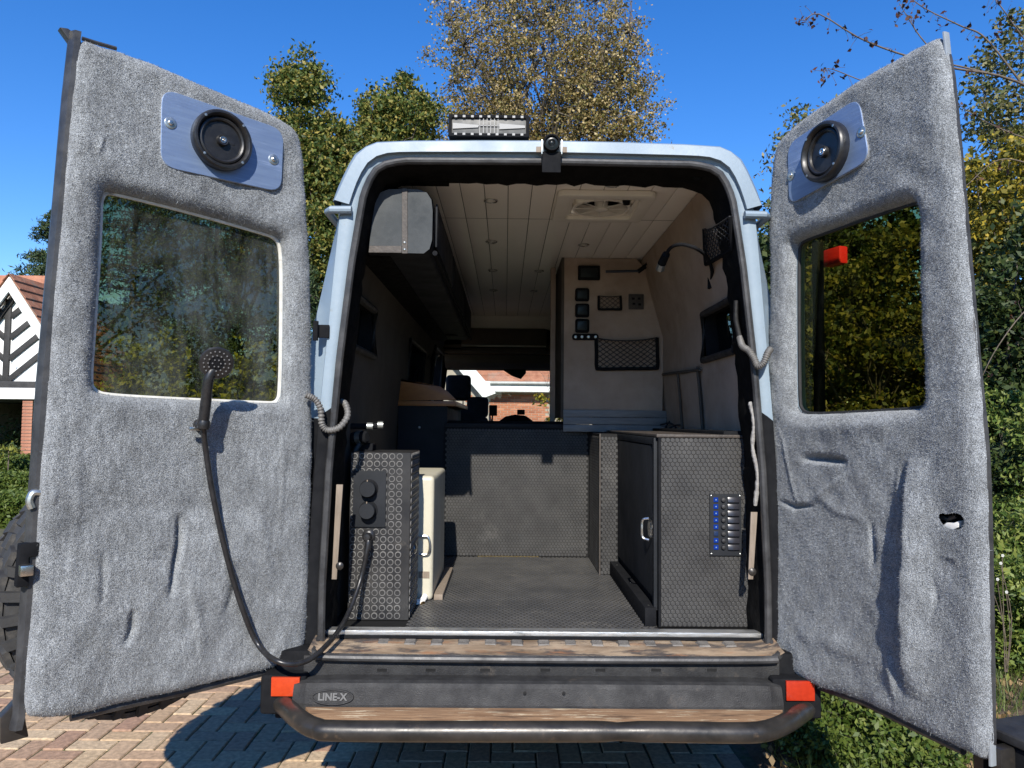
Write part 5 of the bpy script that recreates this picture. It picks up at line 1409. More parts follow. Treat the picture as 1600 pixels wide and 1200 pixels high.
def pocket(name, label, fr, quad, rows, r, cord):
    """four corners TL, TR, BR, BL in the plane of fr; a sagging net held by a U-shaped frame."""
    tl, tr, brr, bll = (np.array(q_) for q_ in quad)
    c = (tl + tr + brr + bll) / 4
    t = thing(name, label, 'mesh pocket', fr.pt(*((bll + brr) / 2)), )
    MB().tube(bez([fr.pt(*tl, .012), fr.pt(*(tl * .5 + bll * .5), .014), fr.pt(*(bll * .93 + tl * .07), .014), fr.pt(*(bll * .94 + brr * .06), .014), fr.pt(*(bll * .5 + brr * .5), .014), fr.pt(*(brr * .94 + bll * .06), .014), fr.pt(*(brr * .93 + tr * .07), .014), fr.pt(*(tr * .5 + brr * .5), .014), fr.pt(*tr, .012)], 48), r, 8).build('pocket_frame', black_plastic, t)
    def at(a, b):  # a across, b up, with the free edge sagging
        sag = .10 * (1 - (2 * a - 1) ** 2)
        bb = b * (1 - sag)
        p = (bll * (1 - a) + brr * a) * (1 - bb) + (tl * (1 - a) + tr * a) * bb
        return fr.pt(*p, .014 + .02 * bb * math.sin(math.pi * a))
    net = MB()
    n = rows
    asp = np.linalg.norm(tr - tl) / np.linalg.norm(tl - bll)
    m = max(3, round(n * asp * .75))
    for s in range(-n, m + 1):
        for dirn in (1, -1):
            pts = []
            for q_ in range(0, 4 * n + 1):
                b = q_ / (4 * n)
                a = (s + b * n) / m if dirn > 0 else (s + n - b * n) / m
                if 0 <= a <= 1: pts.append(at(a, b))
            if len(pts) > 1: net.tube(pts, cord, 5, cap=False)
    net.tube([at(a, 1) for a in np.linspace(0, 1, 18)], cord * 1.6, 6)
    net.build('net', black_rubber, t)
    return t
pocket('mesh_pocket', 'large black mesh pocket on the tan partition', fpp, [fpp.hit(931, 529), fpp.hit(1026, 528), fpp.hit(1027, 576), fpp.hit(932, 577)], 6, .010, .0026)
pocket('mesh_pocket', 'small black mesh pocket between the switches and the socket', fpp, [fpp.hit(935, 463), fpp.hit(969, 463), fpp.hit(970, 484), fpp.hit(935, 484)], 3, .007, .0016)
fwr = Frame((.66, 0, 2.3), (0, 1, 0), Vector((-.065, 0, .23)), Vector((-.96, 0, -.27)))
pocket('mesh_pocket', 'black mesh pocket high on the side wall by the door jamb', fwr, [fwr.hit(1146, 337), fwr.hit(1105, 357), fwr.hit(1108, 412), fwr.hit(1150, 388)], 5, .009, .0022)

# reading lamps
l1 = thing('reading_lamp', 'slim black bar reading lamp on a bent arm on the partition', 'lamp', fpp.pt(*fpp.hit(1036, 490)))
q0 = [fpp.pt(*fpp.hit(u, v), n) for u, v, n in ((1037, 490, .015), (1034, 470, .03), (1029, 445, .05), (1023, 424, .07), (1012, 414, .08), (1004, 419, .08), (1000, 426, .08))]
MB().tube(bez(q0, 30), .007, 8).build('arm', black_plastic, l1)
MB().box(fpp.pt(*fpp.hit(1033, 490)) - Vector((0, .03, 0)), fpp.pt(*fpp.hit(1041, 473)) + Vector((0, -.001, 0))).build('mount', black_plastic, l1, bevel=0.005)
MB().tube([fpp.pt(*fpp.hit(1004, 421), .08), fpp.pt(*fpp.hit(993, 429), .085)], .013, 10).build('joint', black_plastic, l1)
MB().tube([fpp.pt(*fpp.hit(996, 428), .085), fpp.pt(*fpp.hit(943, 429), .085)], .008, 8).build('lamp_bar', pm('blue_black_metal', (.02, .03, .045), (.03, .045, .06), 20, .3, metal=.3), l1)
XW = .68
l2 = thing('reading_lamp', 'black gooseneck reading lamp arching from the tan side wall', 'lamp', PX(1112, 445, .74))
g0 = [PX(1112, 440, .735), PX(1112, 420, .70), PX(1103, 400, .66), PX(1085, 387, .60), PX(1063, 382, .55), PX(1047, 388, .52), PX(1039, 403, .51)]
MB().tube(bez(g0, 36), .0075, 8).build('gooseneck', black_plastic, l2)
MB().tube([g0[0] + Vector((0, 0, -.03)), g0[0] + Vector((0, 0, .03))], .018, 12).build('mount', black_plastic, l2)
MB().box(PX(1107, 452, .75) - Vector((.02, .03, .012)), PX(1107, 452, .75) + Vector((.01, .03, .012))).build('mount', black_plastic, l2, bevel=0.004)
MB().tube([PX(1041, 397, .512), PX(1034, 412, .505)], [.016, .018], 12).build('lamp_head', black_plastic, l2)
MB().tube([PX(1034, 412, .505), PX(1031, 421, .502)], [.0185, .0185], 12).build('lamp_head', zinc, l2)
sk = PX(1048, 430, .72)
MB().box(sk - Vector((.004, .022, .018)), sk + Vector((.004, .022, .018))).build('switch_plate', black_plastic, van, bevel=0.002)

# ---------------------------------------------------------------- roof accessories
lb0, lb1 = P(701, 222, .02), P(827, 184, .02)
lb = thing('light_bar', 'black framed light bar with ribbed clear lens on the roof edge', 'light bar', ((lb0.x + lb1.x) / 2, .05, 2.50))
zb_, zt_ = P(760, 217, .02).z, lb1.z
flb = Frame((0, .0, 0), (1, 0, 0), (0, 0, 1), (0, -1, 0))
MB().box((lb0.x, .012, zb_), (lb1.x, .09, zt_)).build('housing', black_plastic, lb, bevel=0.006)
MB().ring(flb, rrect(lb0.x, zb_, lb1.x, zt_, .006, 3), rrect(lb0.x + .012, zb_ + .012, lb1.x - .012, zt_ - .012, .004, 3), -.014, .004).build('bezel', black_plastic, lb, bevel=0.0015)
lens = MB().fbox(flb, lb0.x + .012, zb_ + .012, lb1.x - .012, zt_ - .012, -.012, -.004).build('lens', clear_lens, lb, bevel=0.002)
for k in range(9):
    x = lb0.x + .012 + (lb1.x - lb0.x - .024) * (k + .5) / 9
    for z in (zb_ + .008, zt_ - .008):
        MB().box((x - .005, -.0065, z - .004), (x + .005, -.003, z + .004)).build('clip', pm('lamp_silver', (.3, .3, .29)), lb)
x0, x1 = lb0.x + .016, lb1.x - .016; zc = (zb_ + zt_) / 2
for xa, xb in ((x0, x0 + .095), (x1 - .095, x1)):
    MB().hexa([(xa, -.0005, zc - .012), (xb, -.0005, zc - .006), (xb, .003, zc - .006), (xa, .003, zc - .012), (xa, -.0005, zc + .010), (xb, -.0005, zc + .003), (xb, .003, zc + .003), (xa, .003, zc + .010)]).build('reflector_cup', pm('lamp_silver', (.12, .12, .115), (.18, .18, .17), 30, .5, spec=.2), lens)
for k in range(6):
    x = x0 + .10 + k * (x1 - x0 - .2) / 5
    MB().box((x - .0012, -.001, zb_ + .014), (x + .0012, .003, zt_ - .014)).build('led_divider', pm('lamp_silver', (.3, .3, .29)), lens)
MB().box((x0 + .095, -.001, zc - .001), (x1 - .095, .003, zc + .0012)).build('led_divider', pm('lamp_silver', (.3, .3, .29)), lens)
for x in (lb0.x + .05, lb1.x - .05):
    MB().box((x - .022, .02, 2.475), (x + .022, .07, zb_ + .002)).build('foot', black_plastic, lb, bevel=0.003)
cc_ = P(862, 224, -.045)
rc = thing('reversing_camera', 'small round black reversing camera on a bracket over the opening', 'camera', P(862, 262, -.03))
MB().lathe([(.0001, -.03), (.03, -.028), (.031, .012), (.028, .017), (.0245, .016), (.0235, .008)], cc_, (0, -1, -.12), 28).build('camera_body', black_plastic, rc)
MB().lathe([(.0235, .008), (.014, .010), (.012, .006), (.0001, .010)], cc_, (0, -1, -.12), 24).build('camera_lens', screen_mat, rc)
for s in (-1, 1):
    MB().box((cc_.x + s * .036 - .002, -.06, cc_.z - .045), (cc_.x + s * .036 + .002, -.025, cc_.z + .008)).build('bracket', zinc, rc, bevel=0.001)
    MB().box((cc_.x + s * .046 - .010, -.044, cc_.z - .032), (cc_.x + s * .046 + .010, -.034, cc_.z - .012)).build('tape', pale_wood, rc)
MB().box((cc_.x - .034, -.04, cc_.z - .105), (cc_.x + .034, -.032, cc_.z - .028)).build('bracket_plate', black_plastic, rc, bevel=0.002)

# a few loose cables behind the storage cabinet
lc_ = thing('loose_cable', 'tangle of thin black cables behind the storage cabinet top', 'cable', (P(1050, 676, 1.3).x, 1.3, 1.42))
for pts in (((1036, 676, 1.4), (1042, 664, 1.45), (1048, 655, 1.5), (1044, 640, 1.53)), ((1040, 672, 1.3), (1058, 664, 1.25), (1080, 666, 1.1), (1100, 672, .9)), ((1032, 664, 1.5), (1046, 661, 1.4), (1056, 668, 1.3))):
    MB().tube(bez([P(*q_) for q_ in pts], 20), .005, 6).build('cable', black_rubber, lc_)

# ---------------------------------------------------------------- trees and shrubs
def leaves_mesh(name, C, size, rg, mat, flat=0.0, narrow=0.55, droop=0.0):
    """one pointed, slightly folded leaf per centre."""
    n = len(C)
    a = rg.standard_normal((n, 3)); a[:, 2] -= droop
    a /= np.linalg.norm(a, axis=1, keepdims=True)
    up = rg.standard_normal((n, 3)); up[:, 2] += flat; up[:, 1] -= flat * .5
    b = np.cross(a, up); b /= np.linalg.norm(b, axis=1, keepdims=True) + 1e-9
    c = np.cross(a, b)
    s = (size * rg.uniform(.6, 1.35, n))[:, None]
    v0 = C - a * s * .5; v2 = C + a * s * .5
    v1 = C - a * s * .05 + b * s * narrow * .5 + c * s * .10
    v3 = C - a * s * .05 - b * s * narrow * .5 + c * s * .10
    V = np.stack([v0, v1, v2, v3], 1).reshape(-1, 3)
    return fast_mesh(name, V, np.arange(n * 4).reshape(-1, 4), mat)
def tubes_mesh(name, segs, mat, sides=5):
    """segs: list of (points, radii)."""
    mb = MB()
    for pts, rs in segs: mb.tube(pts, rs, sides, cap=False)
    me = bpy.data.meshes.new(name); me.from_pydata(mb.v, [], mb.f); me.materials.append(mat)
    me.polygons.foreach_set('use_smooth', [True] * len(me.polygons))
    return me
def limb(a, b, r0, r1, rg, n=6, wob=.08):
    a, b = Vector(a), Vector(b); L_ = (b - a).length
    pts = []
    mid = a.lerp(b, .45) + Vector((0, 0, .10 * L_)) * rg.uniform(-.4, 1)
    for k in range(n + 1):
        t = k / n
        p = a * (1 - t) ** 2 + mid * 2 * t * (1 - t) + b * t * t
        if 0 < k < n: p += Vector(rg.standard_normal(3)) * wob * L_ * .25
        pts.append(p)
    return pts, [r0 + (r1 - r0) * (k / n) ** .7 for k in range(n + 1)]
def make_tree(name, label, cat, base, lobes, mat, n_clump, per, leaf, clump_r, trunk_r, seed, top=None, n_limb=26, twigs=0, group=None,
              flat=.3, narrow=.55, shell=.45, droop=0.0, bark_mat=None, hide=None):
    """lobes: (cx, cy, cz, rx, ry, rz) ellipsoids relative to the base; leaves gather in clumps at the limb ends."""
    rg = np.random.default_rng(seed)
    base = np.array(base, float)
    t = thing(name, label, cat, tuple(base), group)
    lb_ = np.array(lobes, float)
    wts = lb_[:, 3] * lb_[:, 4] * lb_[:, 5]; wts = (wts ** .8) / (wts ** .8).sum()
    pick = rg.choice(len(lb_), n_clump, p=wts)
    d = rg.standard_normal((n_clump, 3)); d /= np.linalg.norm(d, axis=1, keepdims=True)
    rad = (shell + (1 - shell) * rg.random(n_clump) ** .6)[:, None] * rg.uniform(.85, 1.08, (n_clump, 1))
    cl = base + lb_[pick, :3] + d * rad * lb_[pick, 3:]
    cl = cl[cl[:, 2] > base[2] + .05]
    nC = len(cl)
    cr_ = clump_r * rg.uniform(.55, 1.35, nC)
    cnt = np.maximum(3, (per * rg.uniform(.35, 1.5, nC))).astype(int)
    wh = np.repeat(np.arange(nC), cnt)
    off = rg.standard_normal((len(wh), 3)) * np.array((1, 1, .62)) * .55
    C = cl[wh] + off * cr_[wh][:, None]
    C = C[C[:, 2] > base[2] + .01]
    crown = link('crown', leaves_mesh(name + '_crown', C, leaf, rg, mat, flat, narrow, droop), t)
    topz = top if top is not None else (lb_[:, 2] + lb_[:, 5] * .7).max()
    segs = []
    k = 9
    sway = rg.standard_normal((k + 1, 2)) * .03 * topz; sway[0] = 0
    axis = [Vector((base[0] + sway[i, 0], base[1] + sway[i, 1], base[2] + topz * i / k)) for i in range(k + 1)]
    segs.append((axis, [trunk_r * (1 - .88 * i / k) * (1.35 if i == 0 else 1) for i in range(k + 1)]))
    order = rg.permutation(nC)
    joints = []
    for i in order[:n_limb]:
        c = Vector(cl[i])
        f = min(.95, max(.12, (c.z - base[2]) / topz * rg.uniform(.45, .8)))
        q_ = axis[0].lerp(axis[-1], 0) if f <= 0 else axis[min(k - 1, int(f * k))].lerp(axis[min(k, int(f * k) + 1)], f * k - int(f * k))
        pts, rs = limb(q_, c, trunk_r * .42 * (1 - f * .6), trunk_r * .05, rg)
        segs.append((pts, rs)); joints += pts[2:]
    if joints:
        J = np.array([tuple(p) for p in joints])
        for i in order[n_limb:n_limb + twigs]:
            c = cl[i]; j = J[np.argmin(((J - c) ** 2).sum(1))]
            pts, rs = limb(j, c, trunk_r * .09, trunk_r * .025, rg, 4, .12)
            segs.append((pts, rs))
    link('trunk', tubes_mesh(name + '_trunk', segs, bark_mat or bark, 6), t)
    return t
def lf(*cols, trans=.3):
    ramp_mat.n = getattr(ramp_mat, 'n', 0) + 1
    return ramp_mat('foliage_%d' % ramp_mat.n, list(cols), rough=.55, trans=trans, spec=.35)
m_green = lf((.025, .05, .012), (.065, .105, .022), (.12, .155, .034), (.24, .23, .05), (.36, .28, .07), trans=.35)
m_gold = lf((.1, .075, .025), (.23, .165, .055), (.34, .25, .095), (.54, .42, .21), (.19, .165, .05), (.15, .15, .04), trans=.3)
m_dark = lf((.012, .026, .008), (.026, .05, .012), (.048, .075, .018), (.09, .105, .025))
m_yel = lf((.06, .075, .014), (.14, .14, .02), (.28, .22, .025), (.46, .34, .035), (.11, .12, .02), trans=.35)
m_mixed = lf((.02, .035, .008), (.05, .065, .012), (.1, .105, .02), (.2, .17, .03), (.035, .05, .01), trans=.3)
m_olive = lf((.06, .08, .022), (.115, .13, .04), (.19, .185, .075), (.28, .24, .11), trans=.3)
m_conifer = lf((.02, .045, .018), (.04, .07, .025), (.08, .105, .035), trans=.1)
m_box = lf((.04, .075, .01), (.08, .125, .02), (.14, .175, .032), (.055, .09, .016))
m_shrub = lf((.035, .07, .012), (.08, .13, .022), (.16, .21, .04), (.26, .29, .07))
m_bush = lf((.1, .13, .015), (.2, .23, .025), (.36, .34, .035), (.26, .28, .03), trans=.35)
m_dead = lf((.03, .012, .008), (.06, .022, .012), (.1, .04, .02), trans=.1)
m_lawnb = lf((.1, .13, .02), (.19, .2, .03), (.26, .25, .04))
def gx(u, Y): return P(u, 660, Y).x
def gz(v, Y): return P(800, v, Y).z

# two broadleaf trees behind the left of the roof
Y = 24
make_tree('broadleaf_tree', 'dark green broadleaf tree with pointed top rising beside the carpeted door', 'tree', (gx(462, Y), Y, -.06),
          [(-.1, 0, 12.2, 1.3, 1.4, 3.0), (-.85, 0, 10.4, 1.6, 1.7, 2.2), (1.2, 0, 10.6, 1.35, 1.4, 2.2), (.1, 0, 7.6, 2.7, 2.0, 2.8)], m_green, 1000, 80, .165, .42, .24, 21, top=13.6, n_limb=40, twigs=60, group='trees behind the van')
make_tree('broadleaf_tree', 'dark green twin-headed tree between the door and the brown tree', 'tree', (gx(604, Y), Y + 1, -.06),
          [(.45, 0, 12.3, 1.15, 1.4, 2.7), (-.55, 0, 12.2, .95, 1.3, 2.5), (-1.35, 0, 10.6, 1.0, 1.3, 2.2), (-.1, 0, 9.8, 1.9, 1.8, 2.4), (.2, 0, 7.0, 2.1, 1.9, 2.6)], m_green, 1000, 80, .165, .42, .24, 22, top=13.2, n_limb=40, twigs=60, group='trees behind the van')
# tall half-bare tree with golden leaves
Y = 30
make_tree('autumn_tree', 'tall half-bare tree with small golden brown leaves above the roof', 'tree', (gx(838, Y), Y, -.06),
          [(0, 0, 18, 5.0, 4.4, 6.0), (-2.4, 0, 13.2, 3.0, 3.0, 3.4), (2.3, 0, 12.4, 3.0, 3.0, 3.2), (2.9, 0, 16.2, 3.0, 2.6, 3.2), (-.8, -1, 11.5, 3.4, 2.5, 2.6)], m_gold, 2700, 38, .12, .44, .36, 23, top=21, n_limb=90, twigs=1500, shell=.3, narrow=.75, group='trees behind the van')
# tree peeping over the right of the van
Y = 18
make_tree('broadleaf_tree', 'light green tree peeping between the roof corner and the right door', 'tree', (gx(1290, Y), Y, -.06),
          [(-.3, 0, 8.6, 1.25, 1.4, 2.0), (-.7, 0, 6.4, 1.5, 1.4, 1.8), (.4, 0, 5.2, 1.8, 1.6, 2.2)], m_olive, 200, 80, .14, .42, .16, 24, top=9.4, n_limb=36, twigs=40, group='trees behind the van')
# right-hand side: olive crown, yellow crown, dark mass, under-shrubs
Y = 8.5
make_tree('broadleaf_tree', 'olive-leaved tree behind the upper edge of the right door', 'tree', (gx(1640, Y), Y, -.06),
          [(-.2, 0, 6.7, 1.2, 1.3, 1.2), (.2, 0, 5.4, 1.5, 1.4, 1.3), (.2, 0, 4.0, 1.6, 1.5, 1.5)], m_olive, 330, 85, .085, .28, .16, 25, top=6.9, n_limb=40, twigs=80, group='trees beside the drive')
Y = 7.0
make_tree('yellow_tree', 'yellow-leaved tree glowing beside the right door', 'tree', (gx(1575, Y), Y, -.06),
          [(0, 0, 4.6, .75, .9, .8), (.3, 0, 3.6, 1.1, 1.1, .9), (-.25, 0, 2.6, 1.0, 1.0, .9)], m_yel, 300, 80, .085, .24, .10, 26, top=4.6, n_limb=36, twigs=60, group='trees beside the drive')
Y = 6.2
make_tree('yellow_tree', 'dim yellow-green tree seen only through the right door window', 'tree', (gx(1375, Y), Y, -.06),
          [(0, 0, 3.1, .85, .9, .9), (-.5, 0, 2.4, .8, .8, .8), (.5, .1, 2.1, .8, .8, .8), (-.2, 0, 1.3, .9, .9, .7)], m_mixed, 260, 70, .075, .18, .08, 27, top=3.2, n_limb=40, twigs=60, group='trees beside the drive')
make_tree('broadleaf_tree', 'dense dark tree filling the gap behind the right door', 'tree', (gx(1300, 9.5), 9.5, -.06),
          [(0, 0, 4.3, 1.5, 1.3, 1.5), (-.9, 0, 3.2, 1.1, 1.1, 1.6), (1.0, 0, 3.4, 1.3, 1.3, 1.8), (0, 0, 1.8, 2.0, 1.3, 1.5)], m_dark, 420, 95, .11, .36, .14, 28, top=4.2, n_limb=40, twigs=40, group='trees beside the drive')
make_tree('broadleaf_tree', 'dense dark green tree at the right edge of the picture', 'tree', (gx(1600, 5.2), 5.2, -.06),
          [(.2, 0, 2.4, .95, 1.0, 1.2), (-.1, 0, 1.4, .95, 1.0, .9), (.9, .4, 3.0, 1.0, 1.0, 1.3)], m_dark, 360, 95, .075, .22, .10, 29, top=2.9, n_limb=40, twigs=40, group='trees beside the drive')
# trees across the drive that show in the tinted glass of the left door
for k, (x, y, s, mt, lab) in enumerate(((14.0, -6.2, 2.0, m_dark, 'dark tree standing to the side, mirrored in the streaky window'), (12.5, -1.8, 1.5, m_dark, 'dark tree out to the side, level with the open rear doors'), (15.5, -11, 2.2, m_green, 'green tree far to the side behind the photographer'))):
    make_tree('broadleaf_tree', lab, 'tree', (x, y, -.06), [(0, 0, 4.6 * s, 1.7 * s, 1.7 * s, 2.2 * s), (.3, 0, 2.4 * s, 1.8 * s, 1.8 * s, 1.8 * s)], mt, 260, 60, .16, .5, .18, 40 + k, top=5.5 * s, n_limb=30, twigs=20, group='trees beside the drive')
# conifers behind the left door
for k, (u, Y, hgt, wid, lab) in enumerate(((72, 19, 7.6, 2.5, 'dark conifer with drooping boughs behind the timbered garage'), (200, 17, 10.0, 3.2, 'dark conifer seen through the left part of the streaky window'), (330, 18, 10.0, 3.4, 'dark conifer seen through the right part of the streaky window'), (430, 21, 9.0, 2.8, 'dark conifer behind the hinge side of the shower door'))):
    rg = np.random.default_rng(60 + k)
    x0, y0 = gx(u, Y), float(Y)
    t = thing('conifer', lab, 'tree', (x0, y0, -.06), 'conifers behind the left door')
    segs = [([Vector((x0, y0, -.06 + hgt * i / 8)) for i in range(9)], [.16 * (1 - .93 * i / 8) for i in range(9)])]
    Cs, Ds = [], []
    nb = 210
    for i in range(nb):
        f = (i + rg.random()) / nb
        z = .3 + (hgt - .3) * f; an = rg.uniform(0, 6.283); L_ = wid * (1 - f) ** .75 * rg.uniform(.7, 1.12) + .08
        d = Vector((math.cos(an), math.sin(an), 0))
        pts = [Vector((x0, y0, z)) + d * (L_ * s_) + Vector((0, 0, L_ * (.22 * s_ - .42 * s_ * s_))) for s_ in (0, .33, .66, 1)]
        segs.append((pts, [.03 * (1 - f) + .008, .016, .01, .004]))
        m_ = int(50 + 90 * L_)
        s_ = rg.random(m_) ** .6
        base_ = np.array([tuple(pts[0].lerp(pts[-1], float(a))) for a in s_]); base_[:, 2] += L_ * .10 * np.sin(np.pi * s_)
        Cs.append(base_ + rg.standard_normal((m_, 3)) * np.array((.14, .14, .07)) * (L_ ** .5))
    link('crown', leaves_mesh('conifer_crown', np.concatenate(Cs), .15, rg, m_conifer, .2, .22, .5), t)
    link('trunk', tubes_mesh('conifer_trunk', segs, bark, 5), t)
# bright bush low behind the streaky window
for k, (u, Y, h_, lab) in enumerate(((230, 7.0, 2.75, 'yellow-green bush seen low through the streaky window'), (395, 6.6, 2.5, 'smaller yellow-green bush beside the hinge of the shower door'))):
    make_tree('bush', lab, 'bush', (gx(u, Y), Y, -.06), [(0, 0, h_ * .72, .55, .5, h_ * .28), (.3, 0, h_ * .5, .6, .5, h_ * .3), (-.35, 0, h_ * .4, .5, .5, h_ * .35)], m_bush, 150, 60, .075, .16, .05, 70 + k, top=h_ * .8, n_limb=24, twigs=30)

# shrubs and ground plants in the bed to the right of the van
rg0 = np.random.default_rng(5)
beds = [
    # u, v of the base on the ground plane, height, radius, leaf, material, label
    (1245, 1178, .20, .17, .030, m_box, 'small clipped box plant just outside the right bumper end'),
    (1330, 1150, .24, .20, .030, m_box, 'small bright box plant under the right door'),
    (1300, 1215, .18, .18, .028, m_box, 'low box plant at the foot of the picture under the right door'),
    (1420, 1185, .25, .22, .034, m_shrub, 'leafy green plant under the outer corner of the right door'),
    (1400, 1215, .2, .2, .030, m_box, 'low plant nearest the lens under the right door'),
    (1270, 1105, .26, .22, .034, m_shrub, 'green plant behind the right bumper end'),
]
for k, (u, v, h_, r, lfz, mt, lab) in enumerate(beds):
    p = PZ(u, v, .04)
    make_tree('ground_shrub', lab, 'shrub', (p.x, p.y, .03), [(0, 0, h_ * .55, r, r, h_ * .5), (r * .4, 0, h_ * .45, r * .8, r * .8, h_ * .45)], mt, 130, 20, lfz, .05, .010, 80 + k, top=h_ * .8, n_limb=40, twigs=60, group='shrubs in the planting bed', flat=1.0, narrow=.5, shell=.15)
sideb = [
    (1575, 2.2, 1.0, .42, .045, m_shrub, 'light green shrub low beside the right door edge'),
    (1610, 1.6, .75, .34, .04, m_shrub, 'bushy green shrub above the black carrier box'),
    (1560, 3.2, 1.35, .5, .05, m_dark, 'dark green shrub behind the lock edge of the right door'),
    (1640, 3.0, 1.7, .6, .05, m_shrub, 'tall green shrub at the right edge of the picture'),
    (1560, 4.4, 1.9, .6, .06, m_shrub, 'bright green shrub below the yellow tree'),
    (1450, 4.0, 1.2, .5, .05, m_dark, 'dark shrub hidden mostly behind the right door'),
    (1330, 4.6, 1.3, .6, .055, m_dark, 'dark shrub low behind the right door window'),
]
for k, (u, Y, h_, r, lfz, mt, lab) in enumerate(sideb):
    make_tree('side_shrub', lab, 'shrub', (gx(u, Y), Y, .02), [(0, 0, h_ * .7, r * .8, r * .8, h_ * .3), (r * .3, 0, h_ * .4, r, r, h_ * .38), (-r * .3, .1, h_ * .3, r * .9, r * .9, h_ * .3)], mt, 240, 60, lfz, .11, .02, 100 + k, top=h_ * .85, n_limb=50, twigs=60, group='shrubs in the planting bed', flat=.8, narrow=.42, shell=.2)
# flowering stems, grasses and fallen leaves
rg = np.random.default_rng(9)
n = 5200
C = np.stack([rg.uniform(.95, 4.2, n), rg.uniform(-.6, 6.5, n), np.full(n, .07) + rg.random(n) * .03], 1)
fl_ = link('fallen_leaves', leaves_mesh('fallen_leaves', C, .045, rg, lf((.12, .07, .03), (.22, .14, .06), (.32, .22, .11), (.07, .05, .02), trans=.1), 3.0, .6)); fl_['kind'] = 'stuff'
n = 26000
bs = np.stack([1.0 + rg.random(n) ** .8 * 3.2, rg.uniform(-.3, 5.5, n), np.full(n, .03)], 1)
tipv = rg.standard_normal((n, 3)) * np.array((.05, .05, 0)); tipv[:, 2] = rg.uniform(.05, .2, n)
sd_ = rg.standard_normal((n, 3)); sd_[:, 2] = 0; sd_ /= np.linalg.norm(sd_, axis=1, keepdims=True)
T = np.stack([bs - sd_ * .003, bs + sd_ * .003, bs + tipv], 1).reshape(-1, 3)
gr = link('grass', fast_mesh('grass', T, np.arange(n * 3).reshape(-1, 3), lf((.04, .075, .015), (.08, .12, .025), (.14, .17, .05))))
gr['kind'] = 'stuff'
mf = pm('white_petal', (.42, .43, .4), (.5, .5, .47), 10, .7)
fs = thing('flower_stem', 'thin stem with small white flowers beside the right door', 'flower', (gx(1568, 1.2), 1.2, .03))
mbs = MB(); petals = MB()
for k, (u, v) in enumerate(((1566, 868), (1558, 905), (1572, 925), (1548, 915), (1563, 880))):
    tip_ = P(u, v, 1.2); b_ = P(1570 + k, 1050, 1.2)
    mbs.tube(bez([b_, b_.lerp(tip_, .5) + Vector((.01 * k, 0, 0)), tip_], 8), .002, 5)
    for q_ in range(5):
        an = q_ * 1.257
        c = tip_ + Vector((math.cos(an) * .005, -.004, math.sin(an) * .005))
        petals.lathe([(.0001, -.002), (.004, 0), (.0001, .002)], c, (0, -1, .2), 6)
mbs.build('stem', twig_mat, fs); petals.build('flower_head', mf, fs)

# overhanging bare branch with dark withered leaves
rg = np.random.default_rng(31)
YBt = 2.2
bt = thing('bare_tree', 'nearly bare tree whose branch with withered dark leaves overhangs the right door', 'tree', (P(1900, 660, YBt).x, YBt, -.02))
segs = []; lc = []
bx_ = P(1900, 660, YBt).x
segs.append(([Vector((bx_, YBt, -.02)), Vector((bx_ + .05, YBt, 1.5)), Vector((bx_ - .05, YBt, 2.6)), Vector((bx_ + .1, YBt, 3.8)), Vector((bx_, YBt, 4.8))], [.09, .075, .06, .04, .015]))
def br(pts, r, lv, tw=0):
    q_ = bez([P(u, v, YBt + dy) for u, v, dy in pts], 26)
    segs.append((q_, [r * (1 - .85 * i / (len(q_) - 1)) + .0012 for i in range(len(q_))]))
    for _ in range(lv):
        i = int(len(q_) * (rg.random() ** .7)); i = min(max(i, 5), len(q_) - 1)
        tip_ = q_[i] + Vector(rg.standard_normal(3)) * .035 + Vector((0, 0, -.01))
        segs.append(([q_[i], q_[i].lerp(tip_, .5) + Vector((0, 0, .006)), tip_], [.0016, .0013, .001]))
        for _k in range(rg.integers(1, 4)):
            lc.append(np.array(tip_) + rg.standard_normal(3) * .010)
br([(1890, 330, 0), (1760, 210, 0), (1640, 150, 0), (1560, 118, -.05), (1480, 105, -.1), (1400, 82, -.1), (1340, 58, -.1), (1280, 22, -.1), (1256, 32, -.1)], .010, 46)
br([(1560, 118, -.05), (1480, 100, -.05), (1410, 95, -.08), (1370, 130, -.1), (1300, 108, -.1), (1288, 112, -.1)], .005, 40)
br([(1600, 135, 0), (1540, 60, 0), (1500, 40, .0), (1440, 10, .0), (1400, -25, .0)], .006, 34)
br([(1700, 185, 0), (1640, 100, .05), (1600, 60, .05), (1560, 5, .05), (1530, -30, .05)], .006, 24)
br([(1480, 105, -.1), (1440, 60, -.1), (1420, 30, -.1), (1405, 5, -.1)], .004, 22)
br([(1850, 300, 0), (1720, 300, .1), (1620, 260, .2), (1560, 250, .2), (1510, 290, .2)], .007, 10)
br([(1860, 400, 0), (1720, 420, .1), (1620, 470, .2), (1560, 540, .2), (1520, 620, .25)], .006, 6)
br([(1800, 300, 0), (1700, 240, .1), (1600, 215, .2), (1540, 190, .2), (1500, 165, .2)], .006, 12)
link('trunk', tubes_mesh('bare_tree_trunk', segs, twig_mat, 6), bt)
link('crown', leaves_mesh('bare_tree_leaves', np.array(lc), .030, rg, m_dead, 0, .7, .8), bt)

